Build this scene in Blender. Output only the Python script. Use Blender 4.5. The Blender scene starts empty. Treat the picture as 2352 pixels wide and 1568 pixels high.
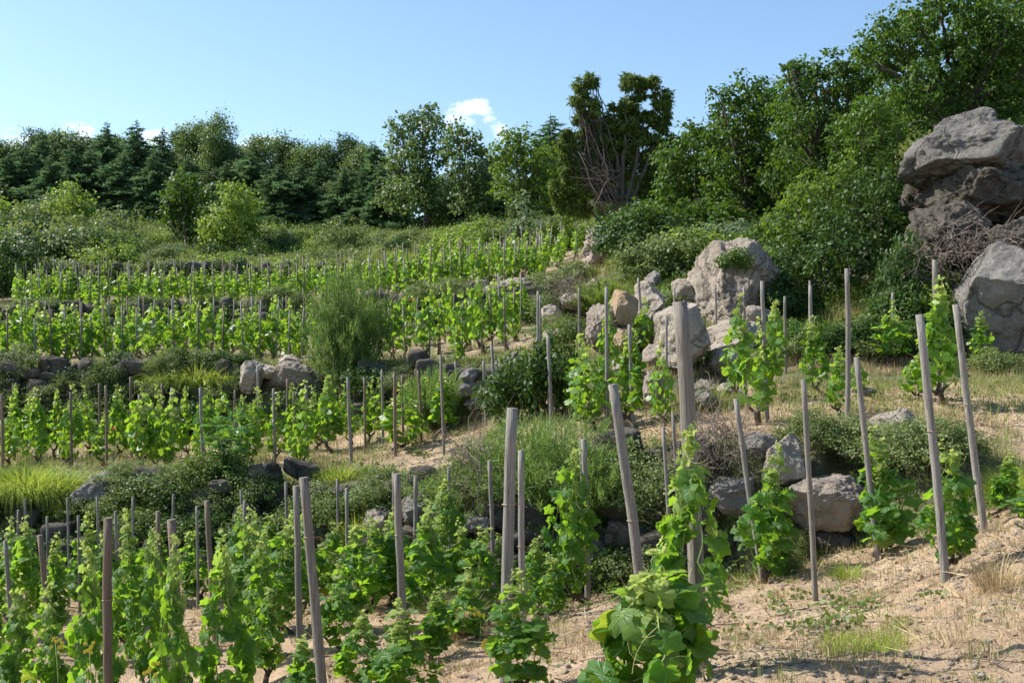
import bpy, math, random
import numpy as np
from mathutils import Vector

SC = bpy.context.scene
COL = SC.collection
R = math.radians
rng = np.random.default_rng(7)
random.seed(7)

# ------------------------------------------------------------------ camera
F = 2600.0; CX = 1176.0; CY = 784.0          # focal length and centre, in 2352-wide picture units
cam_d = bpy.data.cameras.new('camera'); cam = bpy.data.objects.new('camera', cam_d); COL.objects.link(cam)
cam.location = (0, 0, 0); cam.rotation_euler = (R(90), 0, 0)
cam_d.sensor_width = 36; cam_d.lens = 36 * F / 2352; cam_d.clip_end = 2000; cam_d.clip_start = 0.05
SC.camera = cam

# ------------------------------------------------------------------ sun + sky
SUN = Vector((-0.68, 0.24, 0.69)).normalized()
sun_el = math.asin(SUN.z); sun_az = math.atan2(SUN.x, SUN.y)
sd = bpy.data.lights.new('sun', 'SUN'); sd.energy = 4.8; sd.angle = R(0.5); sd.color = (1.0, 0.95, 0.87)
so = bpy.data.objects.new('sun', sd); COL.objects.link(so)
so.rotation_euler = SUN.to_track_quat('Z', 'Y').to_euler()
w = bpy.data.worlds.new('World'); SC.world = w; w.use_nodes = True
nt = w.node_tree; N = nt.nodes; L = nt.links; N.clear()
def nn(tree, t, **kw):
    n = tree.nodes.new(t)
    for k, v in kw.items(): setattr(n, k, v)
    return n
sky = nn(nt, 'ShaderNodeTexSky', sky_type='NISHITA', sun_disc=False)
sky.sun_elevation = sun_el; sky.sun_rotation = sun_az; sky.altitude = 300; sky.air_density = 1.0; sky.dust_density = 0.95; sky.ozone_density = 0.7
tc = nn(nt, 'ShaderNodeTexCoord')
sep = nn(nt, 'ShaderNodeSeparateXYZ'); L.new(tc.outputs['Generated'], sep.inputs[0])
def M(tree, op, a, b=None, c=None, clamp=False):
    n = tree.nodes.new('ShaderNodeMath'); n.operation = op; n.use_clamp = clamp
    for i, v in enumerate((a, b, c)):
        if v is None: continue
        if isinstance(v, (int, float)): n.inputs[i].default_value = v
        else: tree.links.new(v, n.inputs[i])
    return n.outputs[0]
ym = M(nt, 'MAXIMUM', sep.outputs[1], 0.05)
u = M(nt, 'DIVIDE', sep.outputs[0], ym); v = M(nt, 'DIVIDE', sep.outputs[2], ym)
cn = nn(nt, 'ShaderNodeTexNoise'); cn.inputs['Scale'].default_value = 34; cn.inputs['Detail'].default_value = 9; cn.inputs['Roughness'].default_value = 0.62
mp = nn(nt, 'ShaderNodeMapping'); mp.inputs['Scale'].default_value = (1, 1, 1.9); L.new(tc.outputs['Generated'], mp.inputs[0]); L.new(mp.outputs[0], cn.inputs['Vector'])
def cloud(cu, cv, ru, rv, gain=1.0):
    a = M(nt, 'POWER', M(nt, 'DIVIDE', M(nt, 'SUBTRACT', u, cu), ru), 2); b = M(nt, 'POWER', M(nt, 'DIVIDE', M(nt, 'SUBTRACT', v, cv), rv), 2)
    return M(nt, 'MULTIPLY', M(nt, 'SUBTRACT', 1, M(nt, 'ADD', a, b), clamp=True), gain)
m = None
for c in [(-0.030, 0.206, 0.034, 0.012, 1.0), (-0.052, 0.188, 0.045, 0.018, 1.05), (-0.012, 0.190, .030, .016, 1.1), (-0.105, 0.206, 0.012, 0.004, .5), (-0.22, 0.176, 0.04, 0.014, .8),
          (-0.44, 0.178, 0.03, 0.02, .9), (-0.31, 0.18, 0.03, 0.018, 1.0), (-0.385, 0.18, 0.025, 0.018, 1.), (0.6, 0.25, 0.3, 0.04, .8), (-0.9, 0.2, 0.3, 0.04, .9)]:
    o = cloud(*c); m = o if m is None else M(nt, 'MAXIMUM', m, o)
dens = M(nt, 'MULTIPLY', M(nt, 'SUBTRACT', M(nt, 'ADD', M(nt, 'MULTIPLY', cn.outputs['Fac'], 3.6), m), 2.5), .8, clamp=True)
dens = M(nt, 'MULTIPLY', dens, M(nt, 'MULTIPLY', m, 4, clamp=True))
mx = nn(nt, 'ShaderNodeMix', data_type='RGBA'); L.new(dens, mx.inputs['Factor']); tint = nn(nt, 'ShaderNodeMix', data_type='RGBA', blend_type='MULTIPLY'); tint.inputs['Factor'].default_value = 1; L.new(sky.outputs[0], tint.inputs[6]); tint.inputs[7].default_value = (.90, 1.02, 1.10, 1); L.new(tint.outputs[2], mx.inputs[6]); mx.inputs[7].default_value = (10.5, 10.8, 11.0, 1)
bg = nn(nt, 'ShaderNodeBackground'); bg.inputs['Strength'].default_value = 0.115
L.new(mx.outputs[2], bg.inputs['Color'])
out = nn(nt, 'ShaderNodeOutputWorld'); L.new(bg.outputs[0], out.inputs[0])
SC.view_settings.view_transform = 'Standard'; SC.view_settings.look = 'None'; SC.view_settings.exposure = 0.70; SC.view_settings.gamma = 1
SC.cycles.max_bounces = 6; SC.cycles.transmission_bounces = 4; SC.cycles.diffuse_bounces = 3; SC.cycles.glossy_bounces = 2
SC.cycles.sample_clamp_indirect = 4

# ------------------------------------------------------------------ numpy noise
def _h(ix, iy, iz, s):
    n = (ix * 374761393 + iy * 668265263 + iz * 2147483647 + s * 144665) & 0xffffffff
    n = ((n ^ (n >> 13)) * 1274126177) & 0xffffffff
    return ((n ^ (n >> 16)) & 0xffff) / 32767.5 - 1
def vnoise(P, s=0):
    P = np.asarray(P, float); I = np.floor(P).astype(np.int64); f = P - I; f = f * f * (3 - 2 * f)
    x, y, z = I[:, 0], I[:, 1], I[:, 2]; r = 0
    for a in (0, 1):
        for b in (0, 1):
            for c in (0, 1):
                r = r + _h(x + a, y + b, z + c, s) * (f[:, 0] if a else 1 - f[:, 0]) * (f[:, 1] if b else 1 - f[:, 1]) * (f[:, 2] if c else 1 - f[:, 2])
    return r
def fbm(P, o=4, s=0, g=0.5):
    P = np.asarray(P, float); r = 0; a = 1
    for i in range(o): r = r + a * vnoise(P * 2 ** i + 13.7 * i, s + i); a *= g
    return r

# ------------------------------------------------------------------ materials
MATS = {}
def newmat(name):
    m = bpy.data.materials.new(name); m.use_nodes = True; t = m.node_tree; t.nodes.clear(); MATS[name] = m
    o = t.nodes.new('ShaderNodeOutputMaterial'); return m, t, o
def attr(t, name): n = t.nodes.new('ShaderNodeAttribute'); n.attribute_name = name; return n
def mixc(t, fac, a, b, bt='MIX'):
    n = t.nodes.new('ShaderNodeMix'); n.data_type = 'RGBA'; n.blend_type = bt
    if isinstance(fac, (int, float)): n.inputs['Factor'].default_value = fac
    else: t.links.new(fac, n.inputs['Factor'])
    for i, v in ((6, a), (7, b)):
        if isinstance(v, tuple): n.inputs[i].default_value = (*v, 1)
        else: t.links.new(v, n.inputs[i])
    return n.outputs[2]
def noise(t, scale, detail=3, rough=.5, vec=None, dist=0):
    n = t.nodes.new('ShaderNodeTexNoise'); n.inputs['Scale'].default_value = scale; n.inputs['Detail'].default_value = detail
    n.inputs['Roughness'].default_value = rough; n.inputs['Distortion'].default_value = dist
    if vec is not None: t.links.new(vec, n.inputs['Vector'])
    return n.outputs['Fac']
def ramp(t, fac, lo, hi):
    n = t.nodes.new('ShaderNodeMapRange'); n.inputs[1].default_value = lo; n.inputs[2].default_value = hi; t.links.new(fac, n.inputs[0]); return n.outputs[0]
def coords(t, kind='Object', scale=None):
    n = t.nodes.new('ShaderNodeTexCoord'); o = n.outputs[kind]
    if scale:
        mp = t.nodes.new('ShaderNodeMapping'); mp.inputs['Scale'].default_value = scale; t.links.new(o, mp.inputs[0]); o = mp.outputs[0]
    return o
def leafmat(name, ca, cb, trans, young=None, rough=.42, tfac=.35, veins=False, spec=.45):
    m, t, o = newmat(name); lk = t.links
    a = attr(t, 'lv'); s = t.nodes.new('ShaderNodeSeparateXYZ'); lk.new(a.outputs['Vector'], s.inputs[0])
    oi = t.nodes.new('ShaderNodeObjectInfo')
    f = M(t, 'ADD', M(t, 'MULTIPLY', s.outputs[2], .75), M(t, 'MULTIPLY', oi.outputs['Random'], .25))
    c = mixc(t, f, ca, cb); tr = mixc(t, s.outputs[2], trans, tuple(x * .7 for x in trans))
    if young:
        old = M(t, 'GREATER_THAN', s.outputs[2], .985); c = mixc(t, M(t, 'MULTIPLY', old, .5), c, (.22, .24, .05)); tr = mixc(t, M(t, 'MULTIPLY', old, .5), tr, (.5, .48, .05))
        ag = attr(t, 'age').outputs['Fac']; c = mixc(t, ag, c, young); tr = mixc(t, ag, tr, tuple(min(1, x * 1.15) for x in young))
    bs = t.nodes.new('ShaderNodeBsdfPrincipled'); bs.inputs['Roughness'].default_value = rough; bs.inputs['Specular IOR Level'].default_value = spec
    if veins:
        # palmate veins from the leaf's own coordinates
        ang = M(t, 'ARCTAN2', s.outputs[0], s.outputs[1])
        rad = M(t, 'SQRT', M(t, 'ADD', M(t, 'POWER', s.outputs[0], 2), M(t, 'POWER', s.outputs[1], 2)))
        main = M(t, 'ABSOLUTE', M(t, 'SINE', M(t, 'MULTIPLY', ang, 2.9)))
        main = M(t, 'MULTIPLY', main, rad)
        vn = M(t, 'SUBTRACT', 1, M(t, 'MULTIPLY', main, 22), clamp=True)
        sec = M(t, 'SINE', M(t, 'ADD', M(t, 'MULTIPLY', rad, 55), M(t, 'MULTIPLY', main, -60)))
        c = mixc(t, M(t, 'MULTIPLY', vn, .5), c, tuple(min(1, x * 2.2 + .02) for x in cb)); tr = mixc(t, M(t, 'MULTIPLY', vn, .35), tr, (.5, .62, .2))
        bp = t.nodes.new('ShaderNodeBump'); bp.inputs['Strength'].default_value = .5; bp.inputs['Distance'].default_value = .004
        lk.new(M(t, 'ADD', M(t, 'MULTIPLY', sec, .35), M(t, 'MULTIPLY', vn, -1.0)), bp.inputs['Height']); lk.new(bp.outputs[0], bs.inputs['Normal'])
    lk.new(c, bs.inputs['Base Color'])
    tb = t.nodes.new('ShaderNodeBsdfTranslucent'); lk.new(tr, tb.inputs['Color'])
    ms = t.nodes.new('ShaderNodeMixShader'); ms.inputs[0].default_value = tfac
    lk.new(bs.outputs[0], ms.inputs[1]); lk.new(tb.outputs[0], ms.inputs[2]); lk.new(ms.outputs[0], o.inputs[0])
    return m
leafmat('vine_leaf', (.020, .085, .014), (.080, .20, .028), (.40, .70, .03), (.44, .52, .13), tfac=.43, rough=.42, veins=True, spec=.35)
leafmat('vine_leaf_small', (.026, .10, .014), (.11, .24, .028), (.42, .68, .035), (.44, .52, .12), tfac=.44, rough=.42, spec=.35)
leafmat('oak_leaf', (.022, .064, .012), (.085, .155, .022), (.20, .34, .025), tfac=.28, rough=.5, spec=.2)
leafmat('oak_leaf_light', (.05, .105, .016), (.14, .21, .033), (.30, .45, .04), tfac=.35, rough=.5, spec=.2)
leafmat('ivy_leaf', (.020, .055, .013), (.065, .12, .024), (.14, .24, .03), tfac=.22, rough=.5, spec=.2)
leafmat('conifer_leaf', (.065, .13, .065), (.14, .22, .10), (.20, .34, .12), tfac=.38, rough=.6, spec=.2)
leafmat('holm_leaf', (.065, .125, .038), (.16, .22, .07), (.26, .38, .08), tfac=.34, rough=.48, spec=.3)
leafmat('juniper_leaf', (.065, .12, .025), (.19, .235, .05), (.22, .30, .03), tfac=.28, rough=.6, spec=.2)
leafmat('broom_leaf', (.10, .19, .045), (.24, .33, .09), (.36, .52, .08), tfac=.36, rough=.5, spec=.3)
leafmat('feathery_leaf', (.07, .15, .035), (.17, .26, .07), (.32, .46, .09), tfac=.36, rough=.55, spec=.25)
leafmat('scrub_leaf', (.095, .15, .045), (.25, .29, .11), (.28, .36, .08), tfac=.34, rough=.5, spec=.25)
leafmat('scrub_light_leaf', (.13, .22, .035), (.29, .38, .08), (.38, .52, .06), tfac=.38, rough=.5, spec=.25)
leafmat('silver_leaf', (.12, .19, .09), (.22, .29, .16), (.28, .38, .13), tfac=.25, rough=.6, spec=.2)
leafmat('bank_leaf', (.055, .11, .025), (.17, .22, .06), (.28, .38, .06), tfac=.3, rough=.5, spec=.25)
leafmat('sapling_leaf', (.04, .15, .03), (.10, .25, .05), (.28, .55, .05), tfac=.38, rough=.4, spec=.3)
leafmat('green_grass', (.15, .24, .035), (.32, .40, .07), (.52, .62, .08), tfac=.42, rough=.6, spec=.2)
leafmat('meadow_grass', (.16, .22, .055), (.38, .38, .15), (.38, .45, .11), tfac=.35, rough=.7, spec=.15)
leafmat('dry_grass', (.36, .26, .14), (.64, .51, .30), (.5, .4, .2), tfac=.2, rough=.8, spec=.1)
leafmat('dead_leaf', (.26, .16, .10), (.50, .34, .23), (.2, .1, .05), tfac=.1, rough=.8, spec=.1)
leafmat('poppy_petal', (.62, .03, .015), (.75, .07, .02), (.7, .05, .02), tfac=.35, rough=.6)
leafmat('yellow_petal', (.72, .55, .03), (.8, .65, .06), (.7, .5, .05), tfac=.3, rough=.6)

def solid(name, ca, cb, scale, rough=.8, bump=.3, bd=.01, vec='Object', vs=None, detail=6, dist=0):
    m, t, o = newmat(name); lk = t.links; c = coords(t, vec, vs)
    n1 = noise(t, scale, detail, .6, c, dist); n2 = noise(t, scale * 4.1, 4, .6, c)
    bs = t.nodes.new('ShaderNodeBsdfPrincipled'); bs.inputs['Roughness'].default_value = rough
    lk.new(mixc(t, ramp(t, n1, .35, .68), ca, cb), bs.inputs['Base Color'])
    bp = t.nodes.new('ShaderNodeBump'); bp.inputs['Strength'].default_value = bump; bp.inputs['Distance'].default_value = bd
    lk.new(M(t, 'ADD', n1, M(t, 'MULTIPLY', n2, .5)), bp.inputs['Height']); lk.new(bp.outputs[0], bs.inputs['Normal']); lk.new(bs.outputs[0], o.inputs[0]); return m
solid('bark', (.055, .04, .03), (.16, .125, .10), 9, bump=.9, bd=.03, vs=(3, 3, .7))
solid('vine_bark', (.05, .033, .022), (.15, .10, .07), 30, bump=1, bd=.01, vs=(2, 2, .5))
solid('green_stem', (.16, .26, .05), (.30, .38, .10), 20, rough=.5)
_t = MATS['green_stem'].node_tree; _b = [n_ for n_ in _t.nodes if n_.type == 'BSDF_PRINCIPLED'][0]; _c = _b.inputs['Base Color'].links[0].from_socket
_t.links.new(mixc(_t, attr(_t, 'age').outputs['Fac'], _c, (.50, .48, .16)), _b.inputs['Base Color'])
solid('tendril', (.38, .42, .12), (.52, .45, .18), 20, rough=.5)
solid('dead_twig', (.10, .075, .058), (.28, .22, .175), 20, bump=.3)
solid('twine', (.34, .24, .14), (.45, .33, .2), 60)
def woodmat(name, ca, cb, cc):
    m, t, o = newmat(name); lk = t.links; oi = t.nodes.new('ShaderNodeObjectInfo')
    tcn = t.nodes.new('ShaderNodeTexCoord'); va = t.nodes.new('ShaderNodeVectorMath'); va.operation = 'ADD'
    lk.new(tcn.outputs['Object'], va.inputs[0]); cb_ = t.nodes.new('ShaderNodeCombineXYZ')
    for i in range(3): lk.new(M(t, 'MULTIPLY', oi.outputs['Random'], 7.0 + i * 5), cb_.inputs[i])
    lk.new(cb_.outputs[0], va.inputs[1]); mp = t.nodes.new('ShaderNodeMapping'); mp.inputs['Scale'].default_value = (1, 1, .045); lk.new(va.outputs[0], mp.inputs[0])
    g = noise(t, 60, 8, .75, mp.outputs[0], 1.2); mp2 = t.nodes.new('ShaderNodeMapping'); mp2.inputs['Scale'].default_value = (1, 1, .3); lk.new(va.outputs[0], mp2.inputs[0])
    k = noise(t, 9, 3, .5, mp2.outputs[0], 1.0)
    c = mixc(t, ramp(t, g, .36, .64), ca, cb); c = mixc(t, ramp(t, k, .45, .75), c, cc)
    c = mixc(t, M(t, 'MULTIPLY', oi.outputs['Random'], .45), c, (.13, .095, .065))
    bs = t.nodes.new('ShaderNodeBsdfPrincipled'); bs.inputs['Roughness'].default_value = .8; lk.new(c, bs.inputs['Base Color'])
    bp = t.nodes.new('ShaderNodeBump'); bp.inputs['Strength'].default_value = 1.0; bp.inputs['Distance'].default_value = .012
    lk.new(g, bp.inputs['Height']); lk.new(bp.outputs[0], bs.inputs['Normal']); lk.new(bs.outputs[0], o.inputs[0])
woodmat('weathered_wood', (.11, .10, .09), (.46, .42, .36), (.24, .23, .21))
woodmat('brown_wood', (.11, .075, .05), (.33, .24, .17), (.21, .16, .12))
def rockmat(name, ca, cb, cc, lichen=(.25, .24, .17)):
    m, t, o = newmat(name); lk = t.links; c = coords(t, 'Object')
    dn = t.nodes.new('ShaderNodeTexNoise'); dn.inputs['Scale'].default_value = 1.6; dn.inputs['Detail'].default_value = 4; lk.new(c, dn.inputs['Vector'])
    vm = t.nodes.new('ShaderNodeVectorMath'); vm.operation = 'ADD'; lk.new(c, vm.inputs[0]); lk.new(dn.outputs['Color'], vm.inputs[1])
    def vor(sc):
        vo = t.nodes.new('ShaderNodeTexVoronoi'); vo.feature = 'DISTANCE_TO_EDGE'; vo.inputs['Scale'].default_value = sc; lk.new(vm.outputs[0], vo.inputs['Vector']); return vo.outputs['Distance']
    n1 = noise(t, 1.3, 6, .65, c, .5); n2 = noise(t, 8, 8, .75, c, .3); n3 = noise(t, 55, 4, .7, c); n4 = noise(t, 3.2, 8, .72, c, .6)
    crack = ramp(t, vor(.7), 0, .03); cr2 = ramp(t, vor(2.1), 0, .05)
    col = mixc(t, ramp(t, n1, .38, .62), ca, cb); col = mixc(t, M(t, 'MULTIPLY', ramp(t, n2, .48, .66), .7), col, cc)
    dk = tuple(x * .28 for x in ca); col = mixc(t, M(t, 'MULTIPLY', ramp(t, n3, .56, .68), .5), col, dk)
    col = mixc(t, M(t, 'MULTIPLY', ramp(t, n4, .55, .62), .5), col, lichen); n5 = noise(t, 5, 9, .8, c, .4); col = mixc(t, M(t, 'MULTIPLY', ramp(t, n5, .55, .64), .45), col, tuple(x * .5 for x in ca))
    col = mixc(t, M(t, 'MULTIPLY', M(t, 'SUBTRACT', 1, crack), .75), col, dk)
    bs = t.nodes.new('ShaderNodeBsdfPrincipled'); bs.inputs['Roughness'].default_value = .9; bs.inputs['Specular IOR Level'].default_value = .25; lk.new(col, bs.inputs['Base Color'])
    bp = t.nodes.new('ShaderNodeBump'); bp.inputs['Strength'].default_value = 1.0; bp.inputs['Distance'].default_value = .09
    h = M(t, 'ADD', M(t, 'ADD', M(t, 'MULTIPLY', n4, .8), M(t, 'MULTIPLY', n2, 1.5)), M(t, 'ADD', M(t, 'MULTIPLY', n3, .35), M(t, 'ADD', M(t, 'MULTIPLY', crack, .5), M(t, 'MULTIPLY', cr2, .16))))
    lk.new(h, bp.inputs['Height']); lk.new(bp.outputs[0], bs.inputs['Normal']); lk.new(bs.outputs[0], o.inputs[0])
rockmat('granite_grey', (.27, .25, .225), (.42, .39, .345), (.50, .455, .40))
rockmat('granite_shaded', (.19, .18, .165), (.31, .29, .26), (.38, .345, .30))  # darker copy of the grey granite, tree shade put into its colour
rockmat('granite_pale', (.52, .45, .36), (.68, .60, .49), (.58, .43, .30), (.46, .42, .34))
rockmat('granite_rose', (.42, .355, .29), (.60, .51, .42), (.54, .41, .30), (.38, .35, .27))
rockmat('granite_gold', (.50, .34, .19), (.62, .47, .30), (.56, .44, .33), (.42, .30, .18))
rockmat('granite_dark', (.11, .095, .075), (.20, .175, .14), (.27, .24, .195), (.12, .12, .05))  # albedo lowered so the colour carries the shade of the backlit walls

# ground
m, t, o = newmat('soil'); lk = t.links; c = coords(t, 'Object')
n1 = noise(t, .9, 6, .6, c, .3); n2 = noise(t, 7, 6, .7, c); n3 = noise(t, 45, 5, .75, c); n4 = noise(t, 160, 2, .6, c); n5 = noise(t, 2.3, 5, .65, c, .5)
vp = t.nodes.new('ShaderNodeTexVoronoi'); vp.inputs['Scale'].default_value = 38; lk.new(c, vp.inputs['Vector'])
col = mixc(t, ramp(t, n1, .35, .65), (.44, .30, .175), (.60, .45, .29))
col = mixc(t, M(t, 'MULTIPLY', ramp(t, n2, .45, .66), .8), col, (.25, .175, .115))
col = mixc(t, M(t, 'MULTIPLY', ramp(t, n3, .52, .68), .6), col, (.68, .51, .34)); col = mixc(t, M(t, 'MULTIPLY', ramp(t, n4, .56, .7), .5), col, (.20, .14, .10))
col = mixc(t, M(t, 'MULTIPLY', ramp(t, n5, .56, .66), .5), col, (.46, .29, .16))
vg = attr(t, 'veg').outputs['Fac']; gr = mixc(t, ramp(t, n2, .35, .65), (.075, .085, .035), (.15, .16, .07)); gr = mixc(t, M(t, 'MULTIPLY', ramp(t, n3, .45, .6), .6), gr, (.24, .19, .12))
gf = M(t, 'MULTIPLY', M(t, 'ADD', M(t, 'SUBTRACT', vg, .5), M(t, 'SUBTRACT', n5, .5)), 5, clamp=False); gf = M(t, 'ADD', gf, .5, clamp=True)
col = mixc(t, gf, col, gr)
bs = t.nodes.new('ShaderNodeBsdfPrincipled'); bs.inputs['Roughness'].default_value = .95; lk.new(col, bs.inputs['Base Color'])
bp = t.nodes.new('ShaderNodeBump'); bp.inputs['Strength'].default_value = 1; bp.inputs['Distance'].default_value = .05
lk.new(M(t, 'ADD', M(t, 'ADD', M(t, 'MULTIPLY', n2, 1.0), M(t, 'MULTIPLY', n3, .5)), M(t, 'ADD', M(t, 'MULTIPLY', n4, .12), M(t, 'MULTIPLY', vp.outputs['Distance'], -.12))), bp.inputs['Height'])
lk.new(bp.outputs[0], bs.inputs['Normal']); lk.new(bs.outputs[0], o.inputs[0])

# ------------------------------------------------------------------ mesh helpers
class MB:
    def __init__(s): s.v = []; s.f = []; s.lv = []; s.age = []; s.n = 0
    def add(s, v, faces, lv=None, age=None):
        v = np.asarray(v, np.float32).reshape(-1, 3)
        for f in faces:
            s.f.append(np.asarray(f, np.int64) + s.n)
        s.v.append(v); s.lv.append(np.zeros((len(v), 3), np.float32) if lv is None else np.asarray(lv, np.float32).reshape(-1, 3))
        s.age.append(np.zeros(len(v), np.float32) if age is None else np.broadcast_to(np.asarray(age, np.float32), (len(v),)))
        s.n += len(v); return s
    def mesh(s, name, mat, smooth=False):
        me = bpy.data.meshes.new(name); V = np.concatenate(s.v); me.vertices.add(len(V)); me.vertices.foreach_set('co', V.ravel())
        idx = np.concatenate([f.ravel() for f in s.f]); tot = np.concatenate([np.full(len(f), f.shape[1]) for f in s.f])
        me.loops.add(len(idx)); me.loops.foreach_set('vertex_index', idx.astype(np.int32)); me.polygons.add(len(tot))
        st = np.concatenate([[0], np.cumsum(tot)[:-1]]); me.polygons.foreach_set('loop_start', st.astype(np.int32)); me.polygons.foreach_set('loop_total', tot.astype(np.int32))
        if smooth: me.polygons.foreach_set('use_smooth', np.ones(len(tot), bool))
        a = me.attributes.new('lv', 'FLOAT_VECTOR', 'POINT'); a.data.foreach_set('vector', np.concatenate(s.lv).ravel())
        a = me.attributes.new('age', 'FLOAT', 'POINT'); a.data.foreach_set('value', np.concatenate(s.age))
        me.materials.append(MATS[mat]); me.update(calc_edges=True); return me
def obj(name, me, parent=None):
    o = bpy.data.objects.new(name, me); COL.objects.link(o)
    if parent: o.parent = parent
    return o
def tag(o, label=None, cat=None, group=None, kind=None):
    if label: o['label'] = label
    if cat: o['category'] = cat
    if group: o['group'] = group
    if kind: o['kind'] = kind
    return o
def empty(name, loc, rz=0, sc=1):
    e = bpy.data.objects.new(name, None); COL.objects.link(e); e.location = loc; e.rotation_euler = (0, 0, rz); e.scale = (sc,) * 3 if np.isscalar(sc) else sc; e.empty_display_size = .1; return e
def copy_tree(o, parent=None):
    c = o.copy(); COL.objects.link(c)
    if parent: c.parent = parent
    for ch in list(o.children): copy_tree(ch, c)
    return c
def unit(a): return a / np.maximum(np.linalg.norm(a, axis=-1, keepdims=True), 1e-9)

# leaf templates: verts (m,3) with y along the tip, z the normal
def T_diamond(w=.42): return np.array([[0, 0, 0], [w, .45, -.10], [0, 1, -.12], [-w, .45, -.10]]), [np.array([[0, 1, 2], [0, 2, 3]])]
def T_oval(w=.34): return np.array([[0, 0, 0], [w, .28, .03], [w * .85, .72, -.03], [0, 1, -.14], [-w * .85, .72, -.03], [-w, .28, .03], [0, .5, -.07]]), [np.array([[0, 1, 6], [1, 2, 6], [2, 3, 6], [3, 4, 6], [4, 5, 6], [5, 0, 6]])]
def T_blade(w=.03): return np.array([[-w, 0, 0], [w, 0, 0], [w * .7, .55, .02], [-w * .7, .55, .02], [0, 1, -.05]]), [np.array([[0, 1, 2], [0, 2, 3], [3, 2, 4]])]
def T_needle(w=.05): return np.array([[-w, 0, 0], [w, 0, 0], [0, 1, 0]]), [np.array([[0, 1, 2]])]
def T_vine(n=18, ring=True, amp=.10):
    th = np.linspace(-R(158), R(158), n); r = .52 + amp * np.cos(th * 5) * (1 - .3 * np.abs(th) / 3) + .06 * np.cos(th)
    r = r + .025 * np.where(np.arange(n) % 2 == 0, 1, -1)
    x = np.sin(th) * r; y = np.cos(th) * r + .12; z = -.22 * (x ** 2 + y ** 2) + .05 * np.sin(th * 5)
    V = [[0, 0.02, -.03]]; Fc = []
    if ring:
        V += [[x[i] * .55, y[i] * .55, .02 + .03 * math.cos(5 * th[i])] for i in range(n)]; V += [[x[i], y[i], z[i]] for i in range(n)]
        tr = [[0, i + 2, i + 1] for i in range(n - 1)]; q = [[i + 1, i + 2, n + i + 2, n + i + 1] for i in range(n - 1)]
        return np.array(V), [np.array(tr), np.array(q)]
    V += [[x[i], y[i], z[i]] for i in range(n)]
    return np.array(V), [np.array([[0, i + 2, i + 1] for i in range(n - 1)])]
def leaves(mb, T, pos, nrm, tip, size, rnd=None, age=0.0, bend=None):
    V, FS = T; n = len(pos); pos = np.asarray(pos, float)
    if n == 0: return
    nz = unit(np.asarray(nrm, float)); ty = np.asarray(tip, float); ty = unit(ty - (ty * nz).sum(1, keepdims=True) * nz); tx = np.cross(ty, nz)
    size = np.broadcast_to(np.asarray(size, float), (n,)); rnd = rng.random(n) if rnd is None else np.broadcast_to(rnd, (n,)); age = np.broadcast_to(np.asarray(age, float), (n,))
    W = (tx[:, None] * V[None, :, 0:1] + ty[:, None] * V[None, :, 1:2] + nz[:, None] * V[None, :, 2:3]) * size[:, None, None] + pos[:, None]
    mN = len(V); lv = np.empty((n, mN, 3)); lv[:, :, 0] = V[None, :, 0]; lv[:, :, 1] = V[None, :, 1]; lv[:, :, 2] = rnd[:, None]
    off = (np.arange(n) * mN)[:, None, None]
    mb.add(W.reshape(-1, 3), [(f[None] + off).reshape(-1, f.shape[1]) for f in FS], lv.reshape(-1, 3), np.repeat(age, mN))
def rdir(n, up=0.0):
    d = rng.normal(size=(n, 3)); d[:, 2] += up; return unit(d)
def tube(mb, pts, rad, sides=6, cap=True, wob=0, seed=0, age=None):
    pts = np.asarray(pts, float); n = len(pts); rad = np.broadcast_to(np.asarray(rad, float), (n,))
    d = unit(np.gradient(pts, axis=0)); ref = np.array([0, 1, 0]) if abs(d[0][1]) < .8 else np.array([1, 0, 0])
    a = unit(np.cross(d, ref)); b = np.cross(d, a); th = np.arange(sides) / sides * 2 * math.pi
    rr = rad[:, None] * np.ones(sides)
    if wob:
        q = np.stack([np.cos(th)[None].repeat(n, 0) * 2, np.sin(th)[None].repeat(n, 0) * 2, (np.arange(n)[:, None] * .6).repeat(sides, 1)], -1).reshape(-1, 3) + seed
        rr = rr * (1 + wob * vnoise(q, 3).reshape(n, sides))
    V = pts[:, None] + (a[:, None] * np.cos(th)[None, :, None] + b[:, None] * np.sin(th)[None, :, None]) * rr[:, :, None]
    V = V.reshape(-1, 3); i = np.arange(n - 1)[:, None] * sides; j = np.arange(sides)[None]; k = (j + 1) % sides
    q = np.stack([i + j, i + k, i + sides + k, i + sides + j], -1).reshape(-1, 4); fs = [q]
    if cap:
        V = np.concatenate([V, pts[-1:], pts[:1]]); c = n * sides; b0 = (n - 1) * sides
        fs.append(np.array([[b0 + x, b0 + (x + 1) % sides, c] for x in range(sides)])); fs.append(np.array([[(x + 1) % sides, x, c + 1] for x in range(sides)]))
    mb.add(V, fs, None, age)
def curve(p0, p1, n=8, sag=(0, 0, 0), jit=0.0):
    t_ = np.linspace(0, 1, n)[:, None]; p = np.array(p0) * (1 - t_) + np.array(p1) * t_ + np.array(sag) * (4 * t_ * (1 - t_))
    if jit: p[1:-1] += rng.normal(size=(n - 2, 3)) * jit
    return p

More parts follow.
